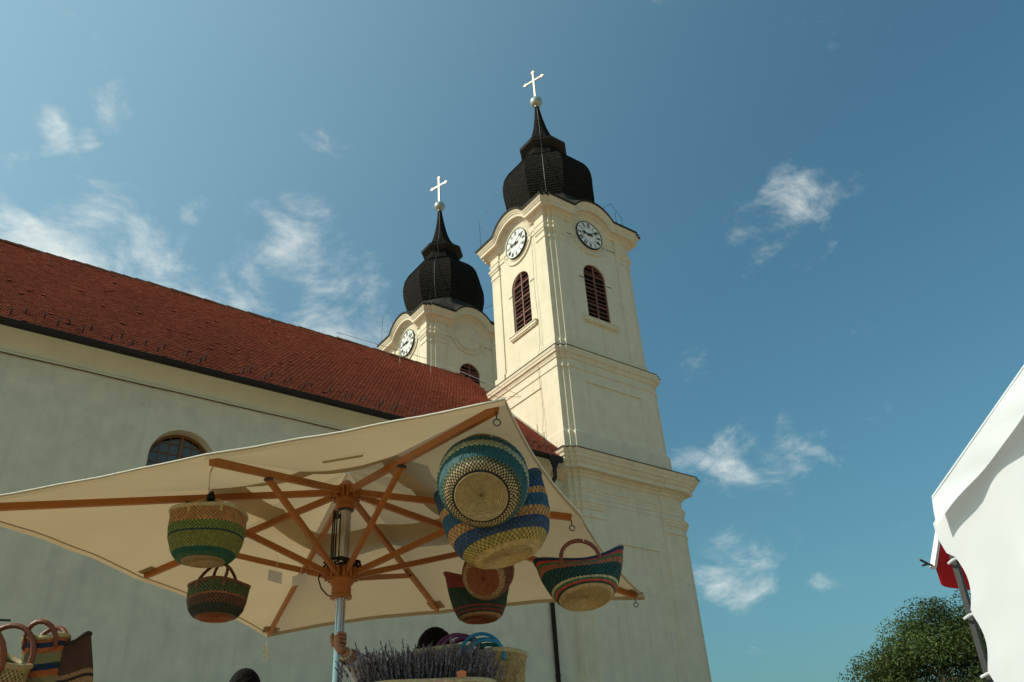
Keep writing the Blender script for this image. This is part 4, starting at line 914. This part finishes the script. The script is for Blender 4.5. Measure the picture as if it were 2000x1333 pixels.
# ------------------------------------------------------------------ people
def skin_mesh(nodes, edges, sub=2):
    me = bpy.data.meshes.new('s'); me.from_pydata([n[:3] for n in nodes], edges, []); o = bpy.data.objects.new('s', me); COL.objects.link(o)
    md = o.modifiers.new('k', 'SKIN'); md.use_smooth_shade = True
    for i, n in enumerate(nodes): me.skin_vertices[0].data[i].radius = (n[3], n[4] if len(n) > 4 else n[3]); me.skin_vertices[0].data[i].use_root = (i == 0)
    s = o.modifiers.new('u', 'SUBSURF'); s.levels = sub; s.render_levels = sub
    dg = bpy.context.evaluated_depsgraph_get(); ev = o.evaluated_get(dg); m2 = ev.to_mesh()
    V = [tuple(v.co) for v in m2.vertices]; F = [tuple(p.vertices) for p in m2.polygons]; ev.to_mesh_clear()
    bpy.data.objects.remove(o); bpy.data.meshes.remove(me)
    return V, F
def head_mesh(b, c, f, h=.235):
    """a head facing f: skull, jaw, nose, ears, eye sockets"""
    f = Vector(f).normalized(); s = f.cross(Zv).normalized(); u = s.cross(f); n, m = 22, 16; V = []
    for j in range(m+1):
        ph = math.pi*j/m; zz = math.cos(ph); r = math.sin(ph)
        for i in range(n):
            th = 2*math.pi*i/n; x, y = math.cos(th), math.sin(th)          # x to the face
            px = r*x*.098*(1-.10*max(-zz, 0)) - .006; py = r*y*.078*(1-.22*max(-zz, 0)**1.4); pz = zz*h/2
            if x > .8 and abs(zz) < .35: px += .022*max(0, 1-abs(y)/.25)*max(0, 1-abs(zz+.12)/.3)     # nose
            if x > .5 and .02 < zz < .25 and .2 < abs(y) < .6: px -= .010                              # eye sockets
            if x > .75 and -.62 < zz < -.45: px += .006                                                # lips
            V.append(Vector(c)+f*px+s*py+u*pz)
    b.add(V, [(j*n+i, j*n+(i+1) % n, (j+1)*n+(i+1) % n, (j+1)*n+i) for j in range(m) for i in range(n)])
    for sg in (-1, 1): b.lathe(Vector(c)+s*sg*.078-f*.005-u*.01, [(.004, -.01), (.022, -.006), (.026, .004), (.016, .012)], 10, ax=(s*sg+f*-.3))
    return f, s, u
def hair_mesh(c, f, h, seed, low=-.35):
    f = Vector(f).normalized(); s = f.cross(Zv).normalized(); u = s.cross(f); lr = random.Random(seed); b = MB(); n, m = 36, 16; V = []
    for j in range(m+1):
        ph = (math.pi*.62)*j/m; zz = math.cos(ph); r = math.sin(ph)
        for i in range(n):
            th = 2*math.pi*i/n; x = math.cos(th); k = 1.10+lr.uniform(-.02, .05); cut = 1 if x < .35 or zz > .45 else .90
            V.append(Vector(c)+f*(r*x*.104*k*cut-.010)+s*(r*math.sin(th)*.093*k)+u*(zz*h/2*1.07*(1+lr.uniform(-.012, .03))))
    b.add(V, [(j*n+i, j*n+(i+1) % n, (j+1)*n+(i+1) % n, (j+1)*n+i) for j in range(m) for i in range(n)])
    for k in range(900):        # loose tufts
        ph = math.pi*.58*math.sqrt(lr.random()); th = lr.uniform(0, 2*math.pi); zz, r = math.cos(ph), math.sin(ph)
        d = f*(r*math.cos(th))+s*(r*math.sin(th))+u*zz; p = Vector(c)+f*(r*math.cos(th)*.108-.008)+s*(r*math.sin(th)*.101)+u*(zz*h/2*1.09)
        t = (d*.6+Vector((lr.uniform(-1, 1), lr.uniform(-1, 1), lr.uniform(-1, .4)))*.7).normalized()*lr.uniform(.006, .017); w_ = t.orthogonal().normalized()*.0016
        b.add([p-w_-d*.004, p+w_-d*.004, p+t], [(0, 1, 2)])
    return b
def person(label, hip, neck, headc, face, arms, feet, hair_seed, hand_fn=None):
    root = empty('person', (hip[0], hip[1], G), label, 'person', 'people at the stall')
    H = Vector(hip); Nk = Vector(neck); sh = (arms[0][0]-arms[1][0]) if False else None
    nodes = [(*H, .15, .11), (*H.lerp(Nk, .45), .145, .10), (*H.lerp(Nk, .82), .16, .105), (*Nk, .062), (*(Nk+(Vector(headc)-Nk)*.75), .055)]; ed = [(0, 1), (1, 2), (2, 3), (3, 4)]
    for ar in arms:
        k = len(nodes); rad = (.066, .050, .042, .030); nodes += [(*p, r) for p, r in zip(ar, rad)]; ed += [(2, k)]+[(k+i, k+i+1) for i in range(len(ar)-1)]
    for ft in feet:
        k = len(nodes); nodes += [(*p, r) for p, r in zip(ft, (.092, .066, .045, .04))]; ed += [(0, k)]+[(k+i, k+i+1) for i in range(len(ft)-1)]
    b = MB(); b.add(*skin_mesh(nodes, ed, 2)); head_mesh(b, headc, face)
    if hand_fn: hand_fn(b)
    b.build('body', M['skin'], root, smooth=True)
    hair_mesh(headc, face, .235, hair_seed).build('hair', M['hair'], root, smooth=False)
    # shirt: torso and sleeves, a little wider than the body
    k2 = [(n[0], n[1], n[2], n[3]+.014, (n[4] if len(n) > 4 else n[3])+.014) for n in nodes[:3]]; e2 = [(0, 1), (1, 2)]
    for a_i, ar in enumerate(arms):
        k = len(k2); cut = Vector(ar[2]).lerp(Vector(ar[3]), -.02 if len(ar) < 5 else 0); end = Vector(ar[1]).lerp(Vector(ar[2]), ar_cut[a_i]) if False else Vector(ar[2])
        k2 += [(*ar[0], .078), (*ar[1], .062), (*end, .052)]; e2 += [(2, k), (k, k+1), (k+1, k+2)]
    b = MB(); b.add(*skin_mesh(k2, e2, 2)); b.build('shirt', M['shirt'], root, smooth=True)
    t2 = [(*H, .158, .12)]; e3 = []
    for ft in feet:
        k = len(t2); t2 += [(*ft[0], .10), (*ft[1], .078), (*Vector(ft[1]).lerp(Vector(ft[2]), .92), .062)]; e3 += [(0, k), (k, k+1), (k+1, k+2)]
    b = MB(); b.add(*skin_mesh(t2, e3, 2)); b.build('trousers', M['trouser'], root, smooth=True)
    return root
HZ = .985                       # height of the grip on the pole
wrist = Vector((1.945, 4.083, .925)); FOREARM = Vector((2.035, 4.150, .893))
def grip(b):
    """a left hand closed round the pole"""
    c = Vector((PX, PY, 0)); to = -Vector((FW.x, FW.y, 0)).normalized(); sd = Zv.cross(to)
    pal = c+to*.045
    V, F = skin_mesh([(*wrist, .027, .022), (*(pal+Vector((0, 0, .945))), .036, .020), (*(pal+Vector((0, 0, .985))), .040, .018), (*(pal+Vector((0, 0, 1.015))), .030, .016)], [(0, 1), (1, 2), (2, 3)], 2); b.add(V, F)
    for k, (zz, rr) in enumerate(((1.022, .0098), (1.003, .0104), (.983, .0102), (.963, .0088))):      # four fingers wrap the far side
        arc = [c + (to*math.cos(a)+sd*math.sin(a))*(.0265+rr*.95) + Vector((0, 0, zz-.004*i)) for i, a in enumerate(np.radians((35, 80, 125, 170, 205)[:5 if k < 3 else 4]))]
        arc = [pal+Vector((0, 0, zz-.005))]+arc
        V, F = skin_mesh([(*p, rr*(1-.05*i)) for i, p in enumerate(arc)], [(i, i+1) for i in range(len(arc)-1)], 2); b.add(V, F)
    th = [pal+Vector((0, 0, .955))-sd*.012] + [c+(to*math.cos(a)-sd*math.sin(a))*(.0265+.011)+Vector((0, 0, z)) for a, z in ((.75, .985), (1.45, 1.012), (2.2, 1.032))]
    V, F = skin_mesh([(*p, r) for p, r in zip(th, (.015, .0135, .0118, .010))], [(0, 1), (1, 2), (2, 3)], 2); b.add(V, F)
man = person('dark haired person seen from behind with one arm up gripping the umbrella pole', (2.70, 4.42, .27), (2.605, 4.30, .83), (2.575, 4.235, 1.005), (.25, .95, -.25),
             [[(2.44, 4.36, .74), (2.40, 4.47, .62), tuple(FOREARM), tuple(wrist)], [(2.83, 4.28, .73), (2.92, 4.25, .45), (2.86, 4.45, .28), (2.8, 4.6, .2)]],
             [[(2.62, 4.44, .20), (2.60, 4.46, -.18), (2.60, 4.44, -.58), (2.58, 4.56, -.615)], [(2.80, 4.40, .20), (2.82, 4.42, -.18), (2.82, 4.40, -.58), (2.83, 4.52, -.615)]], 5, grip)
# wristwatch and cuff
ad = (wrist-FOREARM).normalized(); wc = wrist-ad*.012; s1 = ad.orthogonal().normalized(); s2 = ad.cross(s1)
b = MB(); b.tube([wc+s1*.031*math.cos(t)+s2*.027*math.sin(t) for t in np.linspace(0, 2*math.pi, 21)[:-1]], .0062, 6, closed=True); fc = -FW*.8-RT*.5; fc = (fc-ad*fc.dot(ad)).normalized()
b.lathe(wc+fc*.030, [(.015, 0), (.017, .003), (.015, .008), (.001, .009)], 16, ax=fc); tag(b.build('wristwatch', M['gold'], None, loc=tuple(wc), smooth='auto'), 'gold coloured wristwatch on the wrist at the umbrella pole', 'watch')
b = MB(); c0 = FOREARM; 
for i, t in enumerate((-.02, .012, .03, .048)): pass
V = []; m = 20; prof = [(.0, .050), (.03, .049), (.055, .047), (.058, .043), (.02, .041)]
for d_, r_ in prof: V += [c0+ad*d_+(s1*math.cos(2*math.pi*i/m)+s2*math.sin(2*math.pi*i/m))*r_*(1+.05*math.sin(3*i)) for i in range(m)]
b.add(V, [(j*m+i, j*m+(i+1) % m, (j+1)*m+(i+1) % m, (j+1)*m+i) for j in range(len(prof)-1) for i in range(m)]); b.build('shirt_cuff', M['shirt'], man, smooth=True)
person('dark haired person whose hair just shows above the bottom edge, below the far umbrella corner', (2.10, 5.90, .27), (2.07, 5.83, .855), (2.05, 5.80, 1.03), (.6, .7, 0),
       [[(1.92, 5.90, .72), (1.86, 5.92, .44), (1.88, 5.80, .22), (1.9, 5.72, .12)], [(2.22, 5.74, .72), (2.30, 5.72, .44), (2.26, 5.62, .22), (2.24, 5.55, .12)]],
       [[(2.02, 5.94, .18), (2.02, 5.96, -.2), (2.02, 5.96, -.58), (2.06, 6.06, -.615)], [(2.18, 5.86, .18), (2.2, 5.86, -.2), (2.2, 5.86, -.58), (2.25, 5.96, -.615)]], 9)
# ------------------------------------------------------------------ market tent, right
tent = empty('market_tent', (5.6, .8, G), 'white cloth market tent with a tied side sheet on a grey steel leg', 'tent')
def TN(b, name, mat, parent=None, **k): return b.build(name, M[mat], parent or tent, **k)
TX, YL, YR, YM = 4.45, 2.07, -.72, .66
ZE, ZR = 1.50, 2.49
def gable(y):   # height of the roof edge
    return ZE+(ZR-ZE)*(1-abs(y-YM)/(YL-YM))
lr = random.Random(5)
b = MB(); ny, nz = 70, 8; V = []
for j in range(nz+1):
    for i in range(ny+1):
        y = YL+(YR-YL)*i/ny; z = gable(y)+.012-.17*j/nz*(1+.05*math.sin(y*5)) ; x = TX-.045-.010*math.sin(y*9+j*.25)*(j/nz)-.015*(j/nz)+.006*math.sin(y*23+j*.6)*(j/nz)
        V.append((x, y+.02*(j/nz)*math.sin(y*7), z))
b.add(V, [(j*(ny+1)+i, j*(ny+1)+i+1, (j+1)*(ny+1)+i+1, (j+1)*(ny+1)+i) for j in range(nz) for i in range(ny)]); TN(b, 'gable_valance', 'tent', smooth=True)
for sgn, ye in ((1, YL), (-1, YR)):
    b = MB(); V = []; nx, nr = 16, 14
    for i in range(nx+1):
        for j in range(nr+1):
            t = j/nr; y = YM+(ye-YM)*t; x = TX-.05+2.7*i/nx; V.append((x, y, ZR+(ZE-ZR)*t-.05*math.sin(math.pi*t)*math.sin(math.pi*i/nx)))
    b.add(V, [(i*(nr+1)+j, (i+1)*(nr+1)+j, (i+1)*(nr+1)+j+1, i*(nr+1)+j+1) for i in range(nx) for j in range(nr)]); TN(b, 'roof_sheet', 'tent', smooth=True)
# the side sheet, hung in folds from the gable bar and tied back to the leg
b = MB(); ny, nz = 90, 60; V = []
for j in range(nz+1):
    s = j/nz
    for i in range(ny+1):
        t = i/ny; zz = 1.37+(G+.05-1.37)*s; ly = YL+.025+.08*(1.47-zz); y0 = (ly+.035*min(1, (zz-1.18)/.12)) if zz > 1.18 else ly-.030-.035*abs(math.sin((1.18-zz)/.28*math.pi))      # tied edge pulls in between the ties
        y = y0+(YR-y0)*t; zt = gable(min(YL-.03+(YR-YL)*t, YL))-.13-.05*math.exp(-((t-.10)/.05)**2); z = zt+(G+.05-zt)*s
        fold = .024*math.sin(t*19+.7*s)*(.45+.55*s) + .014*math.sin(t*44+1.4*s+1)*(.4+.6*s) + .022*math.sin(t*6.5+.8*s)*s + .010*abs(math.sin(t*31-1.2*s))
        V.append((TX+.012+.065*(1.47-zz)*math.exp(-t*3)-fold, y, z))
b.add(V, [(j*(ny+1)+i, j*(ny+1)+i+1, (j+1)*(ny+1)+i+1, (j+1)*(ny+1)+i) for j in range(nz) for i in range(ny)]); TN(b, 'side_sheet', 'tent', smooth=True)
LX, LY = TX+.05, YL+.025
def legp(z): return Vector((LX+.065*(1.47-z), LY+.08*(1.47-z), z))
b = MB(); b.bar(legp(G), legp(ZE-.03), .028, .028, (1, 0, 0)); TN(b, 'leg', 'steel')
for x, y in ((LX, YR), (TX+2.6, LY), (TX+2.6, YR)):
    b = MB(); b.box((x-.018, y-.018, G), (x+.018, y+.018, ZE-.03)); TN(b, 'leg', 'steel')
for sgn, ye in ((1, YL), (-1, YR)):
    b = MB(); b.bar((LX, ye, ZE-.05), (LX, YM, ZR-.05), .03, .03, (1, 0, 0)); TN(b, 'gable_bar', 'steel')
b = MB(); b.bar((LX, YL, ZE-.04), (TX+2.6, YL, ZE-.04), .03, .03); TN(b, 'eaves_bar', 'steel')
for zz in (1.18, .90, .62):
    b = MB(); b.tube([(legp(zz).x-.012+.032*math.cos(t), legp(zz).y-.008+.034*math.sin(t), zz+.006*math.sin(2*t)) for t in np.linspace(0, 2*math.pi, 14)[:-1]], .007, 6, closed=True); TN(b, 'tie', 'tent')
# a hinged flap beyond the leg with a red cloth
b = MB(); b.bar((4.93, 2.34, 1.49), (4.715, 2.34, 1.235), .03, .02, (1, 0, 0)); TN(b, 'flap_edge', 'paper')
b = MB(); b.add([(4.94, 2.345, 1.49), (4.725, 2.345, 1.237), (5.4, 2.32, 1.27), (5.5, 2.3, 1.49)], [(0, 1, 2, 3)]); b.add([(p[0], p[1]+.012, p[2]) for p in b.v], [(3, 2, 1, 0)]); TN(b, 'flap_panel', 'red')
b = MB(); n = 12; V = []
for j in range(2):
    for i in range(n+1): t = i/n; V.append((4.745+.5*t, 2.335-.03*t+.010*math.sin(t*14), (1.245+.03*t if j == 0 else 1.145)-.012*math.sin(t*5)*j))
b.add(V, [(i, i+1, n+2+i, n+1+i) for i in range(n)]); b.add([(x+.003, y+.008, z) for x, y, z in V], [(n+1+i, n+2+i, i+1, i) for i in range(n)]); TN(b, 'red_cloth', 'red', smooth=True)
b = MB(); b.tube([(4.72, 2.34, 1.245), (4.66, 2.345, 1.258), (4.615, 2.35, 1.272)], .007, 6); b.tube([(4.67, 2.345, 1.25), (4.625, 2.35, 1.238)], .006, 6); TN(b, 'clamp', 'iron')
# ------------------------------------------------------------------ tree beyond the tent
def tree(base, top, rx, seed):
    lr = random.Random(seed); base = Vector(base); root = empty('leafy_tree', tuple(base), 'leafy green deciduous tree beyond the white tent', 'tree')
    H = top-base.z; b = MB(); tips = []
    trunk = [base+Vector((.15*math.sin(i*.9), .12*math.cos(i*1.3), H*.5*i/5)) for i in range(6)]; b.tube(trunk, [.34-.035*i for i in range(6)], 9)
    for k in range(13):
        a = k*2.4; st = trunk[2+k % 4]; ln = rx*lr.uniform(.65, .95); e = st+Vector((ln*math.cos(a), ln*math.sin(a), H*lr.uniform(.12, .42))); md = st.lerp(e, .5)+Vector((0, 0, .3))
        b.tube([st, md, e], [.12, .08, .03], 6); tips += [e, md]
    b.build('trunk', material('bark', (.09, .07, .05), .9, .3, 6, .6, 20), root, smooth=True)
    cl = []
    for k in range(260):
        u_ = Vector((lr.gauss(0, 1), lr.gauss(0, 1), lr.gauss(0, 1))).normalized(); rr = lr.uniform(.55, 1)**.6
        c = base+Vector((u_.x*rx*rr, u_.y*rx*rr, H*.58+u_.z*H*.40*rr)); cl.append((c, lr.uniform(.55, 1.1)))
    rg = np.random.default_rng(seed); K = 680; n = len(cl)*K
    cc = np.repeat(np.array([tuple(c) for c, r in cl]), K, 0); rr_ = np.repeat(np.array([r for c, r in cl]), K)
    d = rg.normal(size=(n, 3)); d /= np.linalg.norm(d, axis=1)[:, None]; p_ = cc+d*(rr_*rg.random(n)**.4)[:, None]*np.array([1, 1, .7])
    nn = d*.5+rg.normal(0, .6, (n, 3))+np.array([0, 0, .6]); nn /= np.linalg.norm(nn, axis=1)[:, None]
    a = np.cross(nn, rg.normal(size=(n, 3))); a /= np.linalg.norm(a, axis=1)[:, None]; bb = np.cross(nn, a); s = rg.uniform(.038, .066, n)[:, None]
    V = np.stack([p_-a*s, p_+bb*s*.5-nn*s*.1, p_+a*s, p_-bb*s*.5-nn*s*.1], 1).reshape(-1, 3)
    q = np.repeat(rg.uniform(.4, 1.6, len(cl)), K)*rg.uniform(.7, 1.3, n)
    c_ = MB(); c_.v = [tuple(v) for v in V.tolist()]; c_.f = [(4*i, 4*i+1, 4*i+2, 4*i+3) for i in range(n)]; c_.c = list(zip((.058*q*rg.uniform(.85, 1.3, n)).tolist(), (.092*q).tolist(), (.022*q).tolist()))
    m = material('tree_leaves', (1, 1, 1), .6, .1, 8, attr=True, translucent=.3, spec=.3)
    tag(c_.build('crown', m, root, colors=True))
    return root
tree((29.6, 14.3, G), 6.45, 3.9, 4)
